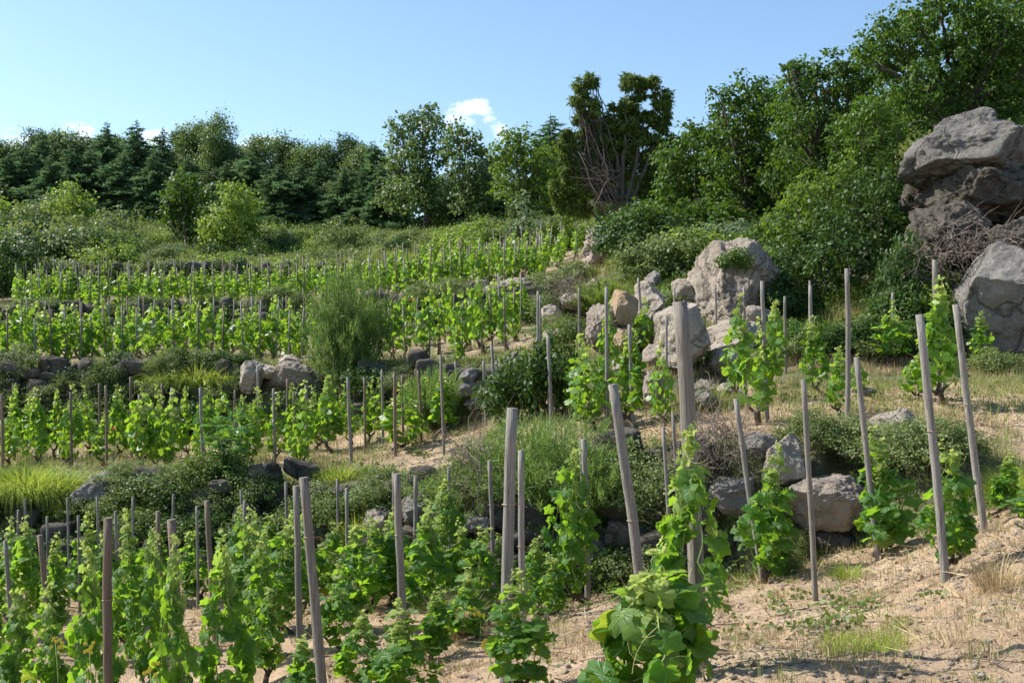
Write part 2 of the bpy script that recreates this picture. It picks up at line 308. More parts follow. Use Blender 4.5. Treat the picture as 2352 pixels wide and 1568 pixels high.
# ------------------------------------------------------------------ terrain
def P(Y, py): return (Y, (CY - py) / F * Y)
def near(*z): return [(2, z[0]), (5, z[1]), (8, z[2])]
C = {}
C[0] = near(-2.7, -2.85, -2.95) + [P(13.5, 1320), P(14.6, 1130), P(17, 1085), P(21, 1010), P(21.8, 855), P(26, 815), P(31, 778), P(31.8, 718), P(35, 700), P(39, 682), P(40, 635), P(50, 590), P(60, 530), P(72, 480)]
C[400] = near(-2.3, -2.5, -2.75) + [P(13, 1310), P(14.2, 1120), P(17, 1075), P(21, 1005), P(21.8, 850), P(26, 815), P(31, 770), P(31.8, 712), P(35, 698), P(39, 675), P(40, 630), P(50, 590), P(60, 540), P(72, 495)]
C[700] = near(-2.0, -2.2, -2.38) + [P(12.5, 1320), P(13.7, 1110), P(17, 1060), P(20.5, 990), P(21.3, 850), P(25, 820), P(30, 770), P(30.8, 705), P(35, 690), P(40, 668), P(41, 625), P(50, 590), P(60, 550), P(70, 520)]
C[1000] = near(-1.85, -1.95, -2.25) + [P(11.5, 1330), P(12.7, 1130), P(15, 1070), P(19, 960), P(19.8, 840), P(23, 820), P(28, 770), P(28.8, 690), P(34, 660), P(43, 615), P(44, 590), P(50, 570), P(57, 550), P(67, 522)]
C[1300] = near(-1.75, -1.75, -2.1) + [P(11, 1380), P(12, 1100), P(14, 1000), P(17.5, 900), P(18.3, 820), P(21, 790), P(26, 720), P(27, 670), P(34, 630), P(46, 570), P(47, 560), P(52, 540), P(57, 530), P(65, 515)]
C[1450] = near(-1.65, -1.6, -2.0) + [P(10.8, 1350), P(11.6, 1080), P(13.5, 1000), P(16.5, 900), P(18, 810), P(21, 740), P(25, 670), P(28, 610), P(34, 560), P(42, 530), P(44, 520), P(50, 510), P(57, 500), P(65, 490)]
C[1700] = near(-1.6, -1.5, -1.98) + [P(10.6, 1320), P(11.2, 1040), P(12.8, 970), P(17, 880), P(19.5, 800), P(22, 700), P(26, 600), P(29, 540), P(33, 480), P(40, 440), P(44, 420), P(50, 400), P(57, 390), P(65, 380)]
C[2000] = near(-1.55, -1.45, -1.83) + [P(10.3, 1250), P(10.9, 1030), P(12.5, 950), P(16, 875), P(18, 790), P(20, 680), P(23, 580), P(26, 480), P(30, 400), P(34, 340), P(38, 300), P(44, 270), P(52, 250), P(65, 230)]
C[2352] = near(-1.5, -1.35, -1.3) + [P(9.8, 1130), P(10.4, 1070), P(12, 960), P(15, 870), P(16.5, 840), P(18, 700), P(19.5, 560), P(21, 450), P(23, 300), P(26, 250), P(32, 200), P(40, 160), P(52, 130), P(65, 110)]
C[3900] = [(y, z + .8) for y, z in C[2352]]; C[-1500] = [(y, z - .3) for y, z in C[0]]
for k in C: zr = C[k][-1][1]; C[k] += [(110, zr - 1.0), (420, zr - 55)]
ks = sorted(C); NK = len(C[0]); NC = 541
PXS = np.linspace(-1500, 3900, NC)
TY = np.empty((NC, NK)); TZ = np.empty((NC, NK))
def smooth(a, w=9):
    k = np.hanning(w + 2)[1:-1]; k /= k.sum(); p = np.pad(a, (w // 2, w // 2), mode='edge'); return np.convolve(p, k, 'valid')
for j in range(NK):
    TY[:, j] = smooth(np.interp(PXS, ks, [C[k][j][0] for k in ks])); TZ[:, j] = smooth(np.interp(PXS, ks, [C[k][j][1] for k in ks]))
for a_, amp in ((3, .25), (6, .3), (9, .4), (12, .5)):      # the banks wander a little
    w_ = fbm(np.stack([PXS / 110, PXS * 0 + a_, PXS * 0], 1), 3, a_) * amp
    TY[:, a_] += w_; TY[:, a_ + 1] += w_ + .12 * fbm(np.stack([PXS / 40, PXS * 0, PXS * 0], 1), 2, a_ + 40)
def nz_(X, Y):
    p = np.stack([X, Y, X * 0], 1); far = np.clip(Y / 25, .6, 4)
    return .055 * far * fbm(p * .8, 3, 1) + .022 * fbm(p * 4, 3, 5) * (Y < 45) + .010 * fbm(p * 13, 2, 8) * (Y < 16)
def ground(X, Y, want_s=False):
    X = np.atleast_1d(np.asarray(X, float)); Y = np.atleast_1d(np.asarray(Y, float)); Yc = np.maximum(Y, 2.01)
    px = np.clip(CX + F * X / Yc, -1499, 3899); fi = (px + 1500) / 5400 * (NC - 1); i = np.minimum(fi.astype(int), NC - 2); f = (fi - i)[:, None]
    ys = TY[i] * (1 - f) + TY[i + 1] * f; zs = TZ[i] * (1 - f) + TZ[i + 1] * f
    k = np.clip((Yc[:, None] >= ys).sum(1) - 1, 0, NK - 2); r = np.arange(len(X))
    t_ = np.clip((Yc - ys[r, k]) / (ys[r, k + 1] - ys[r, k]), 0, 1); z = zs[r, k] * (1 - t_) + zs[r, k + 1] * t_ + nz_(X, Y)
    return (z, k + t_) if want_s else z
def G(X, Y): return float(ground(X, Y)[0])
def X_(px, Y): return (px - CX) / F * Y
def Z_(py, Y): return (CY - py) / F * Y
def W(px, py, Y): return (X_(px, Y), Y, Z_(py, Y))
def on(px, Y): return (X_(px, Y), Y, G(X_(px, Y), Y))
def vegf(px, s):
    v = np.zeros_like(px, float)
    for a_, b_, c_ in ((2.9, 4.1, .75), (5.9, 7.1, .8), (8.9, 10.1, .7), (11.9, 30, .92)): v = np.where((s > a_) & (s < b_), c_, v)
    v = np.where((s <= 2.9), .12, v); v = np.where((s > 4.1) & (s < 5.9), .42, v); v = np.where((s > 7.1) & (s < 8.9), .50, v); v = np.where((s > 10.1) & (s < 11.9), .52, v); v = np.where((px > 1500) & (s > 4.1) & (s < 5.9), .30, v)
    v = np.where((px > 1480) & (s >= 7), .85, v); v = np.where((px > 2050) & (s > 7) & (s < 11.5), .35, v)
    return v
subs = [4, 26, 34, 60, 14, 22, 30, 12, 22, 26, 10, 16, 24, 10, 22, 22, 22, 10, 6][:NK - 1]
rows_y = []; rows_s = []
for j in range(NK - 1):
    for q in range(subs[j]):
        t_ = q / subs[j]; rows_y.append(TY[:, j] * (1 - t_) + TY[:, j + 1] * t_); rows_s.append(j + t_)
rows_y.append(TY[:, -1]); rows_s.append(NK - 1.0); RY = np.array(rows_y); nr = len(RY)
GX = (PXS[None] - CX) / F * RY; zz, ss = ground(GX.ravel(), RY.ravel(), True)
V = np.stack([GX.ravel(), RY.ravel(), zz], 1); i = np.arange(nr - 1)[:, None] * NC; j = np.arange(NC - 1)[None]
q = np.stack([i + j, i + j + 1, i + NC + j + 1, i + NC + j], -1).reshape(-1, 4)
mb = MB(); mb.add(V, [q]); pxv = np.tile(PXS, nr); veg = vegf(pxv, np.repeat(rows_s, NC))
# behind and beside the camera: the same slope carried on
xs = np.linspace(-60, 60, 121); ysb = np.concatenate([np.linspace(-60, -4, 15), np.linspace(-3, 2.4, 10)]); XX, YY = np.meshgrid(xs, ysb)
zb = -1.72 + .16 * np.clip(XX, -8, 8) + .0 * YY; zb = np.where(YY > 1.5, zb - .25, zb); mb.add(np.stack([XX.ravel(), YY.ravel(), zb.ravel() - .03], 1), [np.array([[r_ * 121 + c_, r_ * 121 + c_ + 1, (r_ + 1) * 121 + c_ + 1, (r_ + 1) * 121 + c_] for r_ in range(len(ysb) - 1) for c_ in range(120)])])
me = mb.mesh('ground', 'soil', True); a = me.attributes.new('veg', 'FLOAT', 'POINT'); a.data.foreach_set('value', np.concatenate([veg, np.full(XX.size, .15)]).astype(np.float32))
tag(obj('ground', me), 'sandy terraced hillside soil with dry litter and green scrub', kind='structure')

# ------------------------------------------------------------------ labels
ORD = 'first second third fourth fifth sixth seventh eighth ninth tenth eleventh twelfth thirteenth fourteenth fifteenth sixteenth seventeenth eighteenth nineteenth twentieth'.split()
ORD += ['twenty-' + o_ for o_ in ORD[:9]] + ['thirtieth'] + ['thirty-' + o_ for o_ in ORD[:9]] + ['fortieth'] + ['forty-' + o_ for o_ in ORD[:9]]
REG = {}
def reg(o, noun, cat, group, row, px): REG.setdefault((noun, row), []).append((px, o)); tag(o, noun, cat, group)
LM = {'lowest terrace': [(1585, 'the thickest stake'), (715, 'the long pale stake')], 'second terrace': [(1250, 'the round broom bush'), (455, 'the grass-capped wall'), (2060, 'the pink boulder')],
      'third terrace': [(800, 'the tall feathery bush')], 'top terrace': [(800, 'the tall feathery bush')],
      'scrub slope': [(495, 'the bright cone bush'), (165, 'the yellow-topped bush')], 'forest edge': [(985, 'the tall open tree')], 'bank': [(1250, 'the round broom bush')], 'hill': [(1680, 'the big round rock')]}
def finish_labels():
    for (noun, row), L_ in REG.items():
        if len(L_) == 1 and len(noun.split()) > 4: continue
        key = next(k for k in LM if k in row); L_.sort(key=lambda a_: a_[0]); cnt = {}
        near_ = [min(LM[key], key=lambda l: abs(l[0] - px)) for px, _ in L_]
        for side in (1, -1):
            for lm in LM[key]:
                S = [(px, o_) for (px, o_), n_ in zip(L_, near_) if n_ is lm and (px - lm[0]) * side >= 0]
                if side == -1: S = [s_ for s_ in S if s_[0] != lm[0]]
                S.sort(key=lambda a_: abs(a_[0] - lm[0]))
                for k, (px, o_) in enumerate(S):
                    w_ = 'right' if side == 1 else 'left'
                    pos = ('nearest %s of %s' % (w_, lm[1])) if k == 0 else '%s %s of %s' % (ORD[min(k, 48)], w_, lm[1])
                    o_['label'] = '%s, %s, %s' % (noun, row, pos)

# ------------------------------------------------------------------ grape vines
def vine_meshes(seed, H=1.35, wid=.22, nsh=7, dens=1.0, T=None, lsize=.105, detail=2, mat='vine_leaf'):
    """trunk, shoots, foliage, tendrils of one bush vine trained up a stake"""
    global rng
    keep = rng; rng = np.random.default_rng(seed)
    tk = MB(); sh = MB(); lf = MB(); td = sh; sd = 6 if detail > 1 else 4
    hh = .10 + .08 * rng.random(); top = np.array([rng.normal() * .03, rng.normal() * .03, hh])
    base = np.array([rng.normal() * .08, rng.normal() * .05, -.06]); tube(tk, curve(base, top, 9, rng.normal(size=3) * .05, .008), np.linspace(.034, .024, 9) * (1 + .25 * rng.random(9)), 8 if detail > 1 else 5, wob=.3, seed=seed)
    heads = []
    for k in range(3):
        a_ = k * 2.1 + rng.random(); h = top + np.array([math.cos(a_) * .09, math.sin(a_) * .09, .07 + .05 * rng.random()]); heads.append(h)
        tube(tk, curve(top - [0, 0, .02], h, 5, (0, 0, -.02), .006), np.linspace(.022, .012, 5), sd, wob=.3, seed=seed + k)
    for k in range(nsh):
        h = heads[k % 3]; a_ = k / nsh * 6.28 + rng.random(); hk = H * (.66 + .34 * rng.random()) if k else H
        out_ = wid * (.30 + .55 * rng.random()); n = 16; t_ = np.linspace(0, 1, n); rr = out_ * np.sin(np.clip(t_ * 1.25, 0, 1) * math.pi) ** .8 * (1 - .45 * t_) + .03
        z = h[2] + (hk - h[2]) * t_; cx = h[0] * (1 - t_) + math.cos(a_) * rr; cy = h[1] * (1 - t_) + math.sin(a_) * rr
        p = np.stack([cx, cy, z], 1) + rng.normal(size=(n, 3)) * .012; p[0] = h
        tube(sh, p, np.linspace(.0055, .0018, n), 4 if detail > 1 else 3, cap=False)
        nl = int((hk - h[2]) / .042 * dens); ts = np.sort(rng.random(nl)) * .99; ix = ts * (n - 1); i0 = ix.astype(int); f_ = (ix - i0)[:, None]; node = p[i0] * (1 - f_) + p[np.minimum(i0 + 1, n - 1)] * f_
        az = a_ + rng.normal(size=nl) * 1.25; age = np.clip((ts - .66) / .34, 0, 1) ** 1.6
        bot = np.clip(1.2 - np.abs(node[:, 2] / H - .45) * .9, .45, 1.1); pl = (.035 + .075 * rng.random(nl)) * (1 - .75 * age) * bot * wid / .22
        o_ = np.stack([np.cos(az), np.sin(az), .35 * rng.normal(size=nl) + .15], 1); pos = node + o_ * pl[:, None]
        if detail > 1:
            for q_ in range(0, nl, 1): tube(sh, np.array([node[q_], node[q_] + o_[q_] * pl[q_] * .6 + [0, 0, .01], pos[q_]]), .0014, 3, cap=False)
        nrm = o_ * .9 + np.array([0, 0, .42]) + rng.normal(size=(nl, 3)) * .62; tipd = o_ * .45 + np.array([0, 0, -1.0]) + rng.normal(size=(nl, 3)) * .6
        sz = lsize * (.65 + .6 * rng.random(nl)) * (1 - .62 * age)
        leaves(lf, T, pos, nrm, tipd, sz, None, np.clip(age * .9 + .12 * rng.random(nl) - .06, 0, 1))
        if detail > 0:
            for q_ in range(3 if detail > 1 else 1):
                b = p[-2 - q_ * 2]; d = unit(rng.normal(size=3) + [0, 0, .3]); ln = .10 + .14 * rng.random(); s_ = np.linspace(0, 1, 9)[:, None]
                cur = b + d * ln * s_ + np.cross(d, [0, 0, 1]) * ln * .35 * np.sin(s_ * 4.5) * s_ + np.array([0, 0, 1]) * ln * .3 * (np.cos(s_ * 5) - 1) * s_; tube(td, cur, np.linspace(.0022, .001, 9) if detail > 1 else .003, 3, cap=False, age=1.0)
        if detail > 0:
            q_ = 5; tp = p[-1]; leaves(lf, T, tp + rng.normal(size=(q_, 3)) * .02, rdir(q_, .3), rdir(q_, .3), lsize * .32, None, 1.0)
    res = (tk.mesh('trunk', 'vine_bark', True), sh.mesh('shoots', 'green_stem', True), lf.mesh('foliage', mat, detail > 1), None)
    rng = keep; return res
def build_vine(ms):
    e = empty('grape_vine', (0, 0, 0))
    obj('trunk', ms[0], e); obj('shoots', ms[1], e); obj('foliage', ms[2], e)
    if ms[3]: obj('tendrils', ms[3], e)
    return e
TV2 = T_vine(18, True); TV1 = T_vine(12, False, .07); TV0 = T_vine(8, False, .04)
used = set()
class Kind:
    def __init__(s, protos): s.p = protos; s.used = [False] * len(protos); s.k = 0
    def get(s, idx=None):
        i = (s.k * 5 + s.k // 3) % len(s.p) if idx is None else idx; s.k += 1
        if not s.used[i]: s.used[i] = True; return s.p[i]
        return copy_tree(s.p[i])
    def drop_unused(s):
        for u_, o_ in zip(s.used, s.p):
            if not u_:
                for c_ in list(o_.children): bpy.data.objects.remove(c_)
                bpy.data.objects.remove(o_)
vA = Kind([build_vine(vine_meshes(100 + k, 1.35 + .1 * (k % 3), .125 + .04 * (k % 3), 6 + k % 3, .95, TV2, .112 + .01 * (k % 2), 2)) for k in range(9)])
vB = Kind([build_vine(vine_meshes(200 + k, 1.35, .13 + .03 * (k % 3), 6 + k % 2, .9, TV1, .108, 1, 'vine_leaf_small')) for k in range(7)])
vC = Kind([build_vine(vine_meshes(300 + k, 1.25, .14 + .04 * (k % 3), 6, .85, TV0, .115, 0, 'vine_leaf_small')) for k in range(9)])
def place_vine(kind, px, Y, h_scale, noun, row, w_scale=1.0, idx=None, jit=True):
    o_ = kind.get(idx); x, y, z = on(px, Y); o_.location = (x, y, z); o_.rotation_euler = (rng.normal() * .03, rng.normal() * .03, rng.random() * 6.28); o_.scale = (w_scale, w_scale, h_scale)
    o_.rotation_euler.x += rng.normal() * .04; reg(o_, noun, 'grape vine', 'grape vines trained up stakes', row, px); return o_

# ------------------------------------------------------------------ stakes
def stake(tx, ty, w_, Y, row, bx=None, wood='weathered_wood', noun=None, by=None, sides=12, tie=True):
    """post whose top shows at (tx,ty), foot on the ground at depth Y"""
    bx = tx + 4 if bx is None else bx; top = np.array(W(tx, ty, Y)); b = np.array(on(bx, Y)); r = max(w_ / 2 / F * Y, .014)
    d = top - b; n = 10 if sides > 6 else 4; mb = MB(); t_ = np.linspace(-.08, 1, n)[:, None]; pts = d * t_
    bow = np.array([rng.normal(), 0, 0]) * r * .35; pts = pts + bow * (4 * t_ * (1 - t_)) + (rng.normal(size=(n, 3)) * r * .05 if sides > 6 else 0)
    tube(mb, pts, np.linspace(r * 1.02, r * .92, n), sides, wob=.10, seed=tx * .37)
    o_ = obj('wooden_stake', mb.mesh('wooden_stake', wood, False)); 
    for p_ in o_.data.polygons: p_.use_smooth = len(p_.vertices) == 4
    if tie and sides > 6:
        tm = MB(); f_ = .45 + .3 * rng.random(); c_ = d * f_ + bow * (4 * f_ * (1 - f_)); a_ = np.linspace(0, 6.6, 16)
        tube(tm, np.stack([c_[0] + np.cos(a_) * (r + .003), c_[1] + np.sin(a_) * (r + .003), c_[2] + a_ * .002], 1), .0028, 5)
        tube(tm, np.array([[c_[0] + r, c_[1], c_[2]], [c_[0] + r + .03, c_[1] - .01, c_[2] + .012], [c_[0] + r + .07, c_[1], c_[2] - .01]]), .0022, 4)
        obj('twine_tie', tm.mesh('twine_tie', 'twine', True), o_)
    o_.location = b; noun = noun or ('slim vine stake' if w_ < 9 else 'round vine stake')
    reg(o_, noun, 'stake', 'wooden vine stakes', row, tx); return o_
A0 = 'front of lowest terrace'; A1 = 'back of lowest terrace'; B_ = 'second terrace'; B2 = 'right part of second terrace'
def yA(w_): return float(np.interp(w_, [5, 7, 10, 13, 16, 21, 28], [12.2, 11.2, 10.2, 9.2, 8.4, 7.2, 6.2]))
for tx, ty, w_, bx in [(12, 1240, 10, 33), (92, 1228, 13, 125), (248, 1189, 21, 254), (363, 1173, 11, 366), (394, 1192, 21, 420), (475, 1149, 13, 500), (562, 1149, 8, 560), (657, 1107, 7, 668),
                       (680, 1115, 16, 690), (697, 1096, 23, 745), (223, 1140, 6, 230), (155, 1142, 6, 158), (108, 1185, 6, 112), (57, 1145, 5, 60), (42, 1170, 6, 44), (180, 1183, 7, 183), (265, 1173, 8, 270),
                       (305, 1140, 6, 311), (398, 1135, 6, 400), (452, 1162, 7, 455), (553, 1125, 5, 556), (796, 1120, 9, 800), (775, 1100, 6, 778), (903, 1083, 7, 907), (911, 1087, 18, 930), (955, 1093, 10, 957), (1031, 1072, 7, 1033),
                       (1124, 1057, 10, 1136), (1523, 980, 9, 1545), (1545, 945, 8, 1562)]:
    Y = yA(w_); stake(tx, ty, w_, Y, A0 if Y < 9.3 else A1, bx, 'brown_wood' if w_ in (21, 13, 11) else 'weathered_wood', sides=14 if w_ > 9 else 8, tie=w_ > 8)
stake(1177, 935, 28, 6.3, A0, 1161, noun='thick grey vine stake with flat sawn top', sides=18)
stake(1197, 1034, 15, 7.6, A0, 1204, 'brown_wood' and 'weathered_wood', sides=12)
stake(1340, 1008, 14, 10.2, A0, 1350, sides=12); stake(1334, 1003, 7, 10.9, A1, 1339, sides=8)
stake(1406, 882, 24, 6.9, A0, 1487, noun='grey vine stake leaning to the left', sides=16)
stake(1562, 692, 37, 5.45, A0, 1606, noun='thickest vine stake with flat sawn top', sides=22)
stake(1690, 915, 13, 9.8, A0, 1752, noun='short vine stake leaning left', sides=12); stake(1845, 872, 13, 8.3, A0, 1873, noun='bare thin stake on open sandy soil', sides=14)
stake(1968, 820, 14, 9.35, A0, 2018, noun='leaning stake above the stone bank', sides=14); stake(2112, 722, 20, 7.0, A0, 2172, noun='pale stout stake with gnarled vine foot', sides=16)
stake(2195, 700, 16, 8.6, A0, 2262, noun='tall leaning stake by right edge', sides=14)
for tx, ty, w_, bx, Y in [(1945, 617, 12, 1946, 12.3), (1750, 645, 10, 1762, 12.7), (1709, 660, 7, 1714, 14.2), (1861, 655, 9, 1868, 15.2), (1860, 644, 5, 1861, 16.5), (1803, 680, 7, 1805, 17), (2050, 672, 7, 2053, 17.2),
                          (2146, 597, 12, 2159, 13.2), (2166, 675, 8, 2168, 14.4), (2249, 657, 7, 2266, 17), (1643, 652, 5, 1646, 19.3), (1466, 638, 6, 1482, 18.3), (1393, 660, 9, 1396, 14.4), (1330, 660, 6, 1331, 17.2),
                          (1236, 668, 7, 1236, 17.8), (1241, 678, 5, 1240, 18.2), (1259, 770, 9, 1267, 15), (1446, 745, 9, 1454, 14), (1531, 725, 6, 1533, 15), (1572, 690, 8, 1576, 12.6), (1549, 660, 5, 1550, 17.5), (1218, 812, 6, 1218, 16.4), (1234, 775, 6, 1235, 16.8)]:
    stake(tx, ty, w_, Y, B2, bx, sides=10 if w_ > 8 else 7)
for tx, ty, w_, bx, Y in [(3, 905, 8, 6, 16.8), (243, 885, 7, 245, 16.9), (300, 865, 6, 303, 18.4), (228, 880, 6, 230, 18.2), (320, 905, 7, 323, 17), (395, 890, 8, 398, 16.8), (372, 880, 6, 372, 18.8), (30, 880, 5, 31, 18.7), (80, 895, 6, 84, 17.3), (162, 900, 7, 165, 17.2),
                          (460, 890, 8, 468, 16.8), (540, 895, 6, 543, 17.2), (592, 840, 6, 595, 19), (628, 892, 7, 631, 16.4), (660, 870, 6, 662, 18), (703, 885, 8, 706, 16.2), (675, 900, 6, 678, 17.5), (799, 866, 8, 807, 15.9), (837, 866, 6, 839, 17), (877, 851, 6, 880, 17.6), (906, 854, 8, 908, 16.2), (924, 861, 6, 926, 17.4),
                          (960, 850, 7, 967, 16.8), (1012, 816, 7, 1020, 15.8), (1046, 830, 6, 1050, 17.8), (1111, 828, 7, 1117, 16.8), (1129, 792, 7, 1137, 16.6), (1141, 825, 5, 1142, 17.6)]:
    stake(tx, ty, w_, Y, B_, bx, sides=8, wood='brown_wood' if int(tx) % 3 == 0 else 'weathered_wood', tie=False)

# vines of the lowest terrace: centre x, top y, depth, width scale
for px, ty, Y, ws, idx in [(22, 1300, 8.3, .9, 0), (95, 1340, 7.9, .85, 1), (50, 1190, 10.8, 1.0, 2), (135, 1200, 10.5, .95, 3), (228, 1240, 7.4, .85, 4), (300, 1190, 9.8, .95, 5), (402, 1180, 6.9, .9, 6), (505, 1210, 7.7, 1.0, 7),
                           (563, 1170, 9.8, 1.1, 1), (655, 1200, 9.6, 1.0, 2), (692, 1440, 7.2, .75, 3), (812, 1165, 9.3, 1.25, 0), (755, 1180, 11.0, 1.0, 6), (925, 1390, 6.6, 1.0, 5), (965, 1140, 9.5, 1.15, 7), (1033, 1090, 10.6, 1.1, 4),
                           (1190, 1310, 6.1, .95, 1), (1112, 1190, 9.0, 1.15, 6), (1335, 1020, 10.0, 1.0, 2), (1745, 1060, 9.7, 1.15, 5), (2030, 1000, 9.45, 1.25, 7), (2195, 1020, 7.15, 1.0, 0), (2315, 1040, 9.0, .8, 3),
                           (895, 1180, 11.0, 1.0, 3), (450, 1190, 11.4, 1.0, 0), (345, 1230, 8.6, .8, 8), (1010, 1330, 8.0, .9, 3), (1075, 1300, 8.4, .8, 7), (1270, 1260, 9.2, .8, 0), (255, 1190, 10.8, .9, 3), (590, 1230, 8.9, .8, 8), (620, 1330, 8.3, .8, 6), (715, 1160, 10.4, .95, 7), (858, 1200, 10.2, .9, 8), (900, 1170, 10.3, .9, 2), (780, 1290, 8.7, .9, 1), (1000, 1190, 9.9, .9, 8), (1065, 1180, 10, .85, 0), (1150, 1210, 10.4, .9, 3), (10, 1190, 11.5, 1, 1), (535, 1170, 11.5, .9, 8), (670, 1170, 11.4, .9, 1), (1290, 1190, 10.6, .7, 6), (1235, 1230, 9.6, .8, 4), (830, 1420, 7.6, .8, 7), (360, 1200, 11.6, .9, 2), (200, 1190, 11.6, 1.0, 5), (-40, 1280, 9, 1, 4), (2390, 1080, 7, 1, 2), (610, 1180, 11.8, 1., 4)]:
    g_ = G(X_(px, Y), Y); H_ = Z_(ty, Y) - g_; place_vine(vA, px, Y, max(.35, min(H_ / (1.5 if px < 1600 else 1.36), 1.15)), 'leafy vine', A0 if Y < 9.4 else A1, ws * .84, idx)
big = build_vine(vine_meshes(977, 1.45, .13, 6, .85, TV2, .115, 2)); big.location = on(1572, 5.22); big.scale = (.85, .85, .80)
tag(big, 'largest foreground vine with big pale crinkled leaves wrapped round the thickest stake', 'grape vine', 'grape vines trained up stakes')
low = build_vine(vine_meshes(978, .95, .19, 8, .9, TV2, .17, 2)); low.location = on(1492, 4.6); low.scale = (1.1, 1.05, .76)
tag(low, 'low broad-leaved vine spreading at the foot of the largest vine', 'grape vine', 'grape vines trained up stakes')

for px, ty, by, ws in [(30, 900, 1045, 1.), (6, 950, 1062, 1.), (88, 910, 1068, 1.05), (160, 905, 1063, 1.), (235, 955, 1060, 1.), (318, 900, 1078, 1.05), (396, 915, 1082, 1.1), (466, 895, 1070, 1.), (545, 925, 1088, 1.1), (630, 915, 1080, .95), (704, 895, 1088, 1.05),
                       (592, 905, 1045, .9), (757, 880, 1045, 1.05), (847, 880, 1038, 1.), (906, 895, 1068, 1.6), (1018, 870, 1055, 1.15), (940, 890, 1030, 1.), (360, 900, 1040, .8), (505, 900, 1035, .8), (670, 895, 1035, .8), (55, 930, 1040, .85), (125, 910, 1040, .9), (198, 905, 1035, .85), (275, 900, 1045, .9), (355, 925, 1075, .8), (430, 905, 1045, .9), (800, 900, 1040, .9), (728, 900, 1040, .85), (975, 880, 1045, .9), (1050, 880, 1000, .8), (870, 880, 1010, .85), (580, 940, 1085, .85)]:
    Y = 16.2 + (1088 - by) * .045 + (0 if px < 650 else -.5)
    g_ = G(X_(px, Y), Y); H_ = Z_(ty, Y) - g_; place_vine(vB, px, Y, max(.5, min(H_ / 1.22, 1.2)), 'upright vine', B_, ws * .95)
for px, ty, Y, ws in [(1150, 830, 16.3, .9), (1232, 845, 16, 1.0), (1330, 775, 14.8, 1.35), (1365, 800, 14.3, 1.1), (1432, 765, 14.0, 1.15), (1395, 695, 15.4, .7), (1740, 740, 12.7, 1.15), (1700, 690, 14.2, .9), (1870, 735, 14.6, .9), (1780, 700, 15.8, 1.0),
                      (1925, 800, 12.6, .75), (2050, 700, 16.6, 1.1), (2160, 640, 13.0, 1.35), (2105, 800, 13.6, .8), (2255, 720, 16.6, .9), (1612, 765, 17.5, .8), (1530, 790, 13.5, .7), (1480, 690, 18.0, .8), (1205, 800, 17, .8), (1290, 850, 15.6, .8), (1975, 860, 14, .5)]:
    g_ = G(X_(px, Y), Y); H_ = Z_(ty, Y) - g_; place_vine(vB, px, Y, max(.4, min(H_ / 1.3, 1.1)), 'vine', B2, ws)
# third terrace
def c_row(pxs, Y0, hy, noun, row, ymul=1.0):
    for px in pxs:
        Y = Y0 + rng.normal() * .35; place_vine(vC, px, Y, hy * (.85 + .3 * rng.random()), noun, row, .85 + .25 * rng.random())
        x, y, z = on(px + rng.normal() * 3, Y - .1); hh = 1.0 + .35 * rng.random(); stake(px + rng.normal() * 5, CY - (z + hh) / Y * F, 98 / Y, Y - .12, row, px + 1, sides=6, wood='brown_wood' if rng.random() < .4 else 'weathered_wood')
c_row([17, 50, 80, 118, 153, 185, 213, 245, 280, 316, 348, 400, 455, 508, 560, 595, 632, 662, 692], 23.2, .98, 'vine', 'front row of third terrace')
c_row([-20, 48, 82, 115, 150, 182, 215, 248, 282, 315, 350, 383, 425, 455, 487, 533, 562, 595, 628, 660, 735], 25.4, .95, 'vine', 'middle row of third terrace')
c_row([-5, 63, 97, 167, 233, 300, 330, 400, 440, 510, 580, 645, 700, 870], 28.2, .9, 'vine', 'back row of third terrace')
c_row([905, 985, 1060, 1105, 1160], 21.2, 1.15, 'vine', 'front row of third terrace'); c_row([930, 1010, 1080, 1130, 1180], 23.2, 1.05, 'vine', 'middle row of third terrace'); c_row([955, 1040, 1150, 1195], 25.2, 1.0, 'vine', 'back row of third terrace')
# top terrace
for r_, (Y0, name) in enumerate([(32.8, 'front row of top terrace'), (34.6, 'second row of top terrace'), (36.6, 'third row of top terrace'), (38.6, 'fourth row of top terrace')]):
    xs_ = np.arange(30 + r_ * 11, 890, 34) + rng.normal(size=len(np.arange(30 + r_ * 11, 890, 34))) * 7
    c_row(list(xs_), Y0, .82, 'vine', name)
for r_, (Y0, x0, x1) in enumerate([(31.2, 885, 1260), (33.4, 900, 1290), (35.8, 890, 1310), (38.4, 905, 1330), (41.2, 960, 1340)]):
    xs_ = np.arange(x0, x1, 30.) ; xs_ = xs_ + rng.normal(size=len(xs_)) * 6
    c_row(list(xs_), Y0, .95, 'vine', ['front', 'second', 'third', 'fourth', 'fifth'][r_] + ' row of top terrace')
for k_ in (vA, vB, vC): k_.drop_unused()

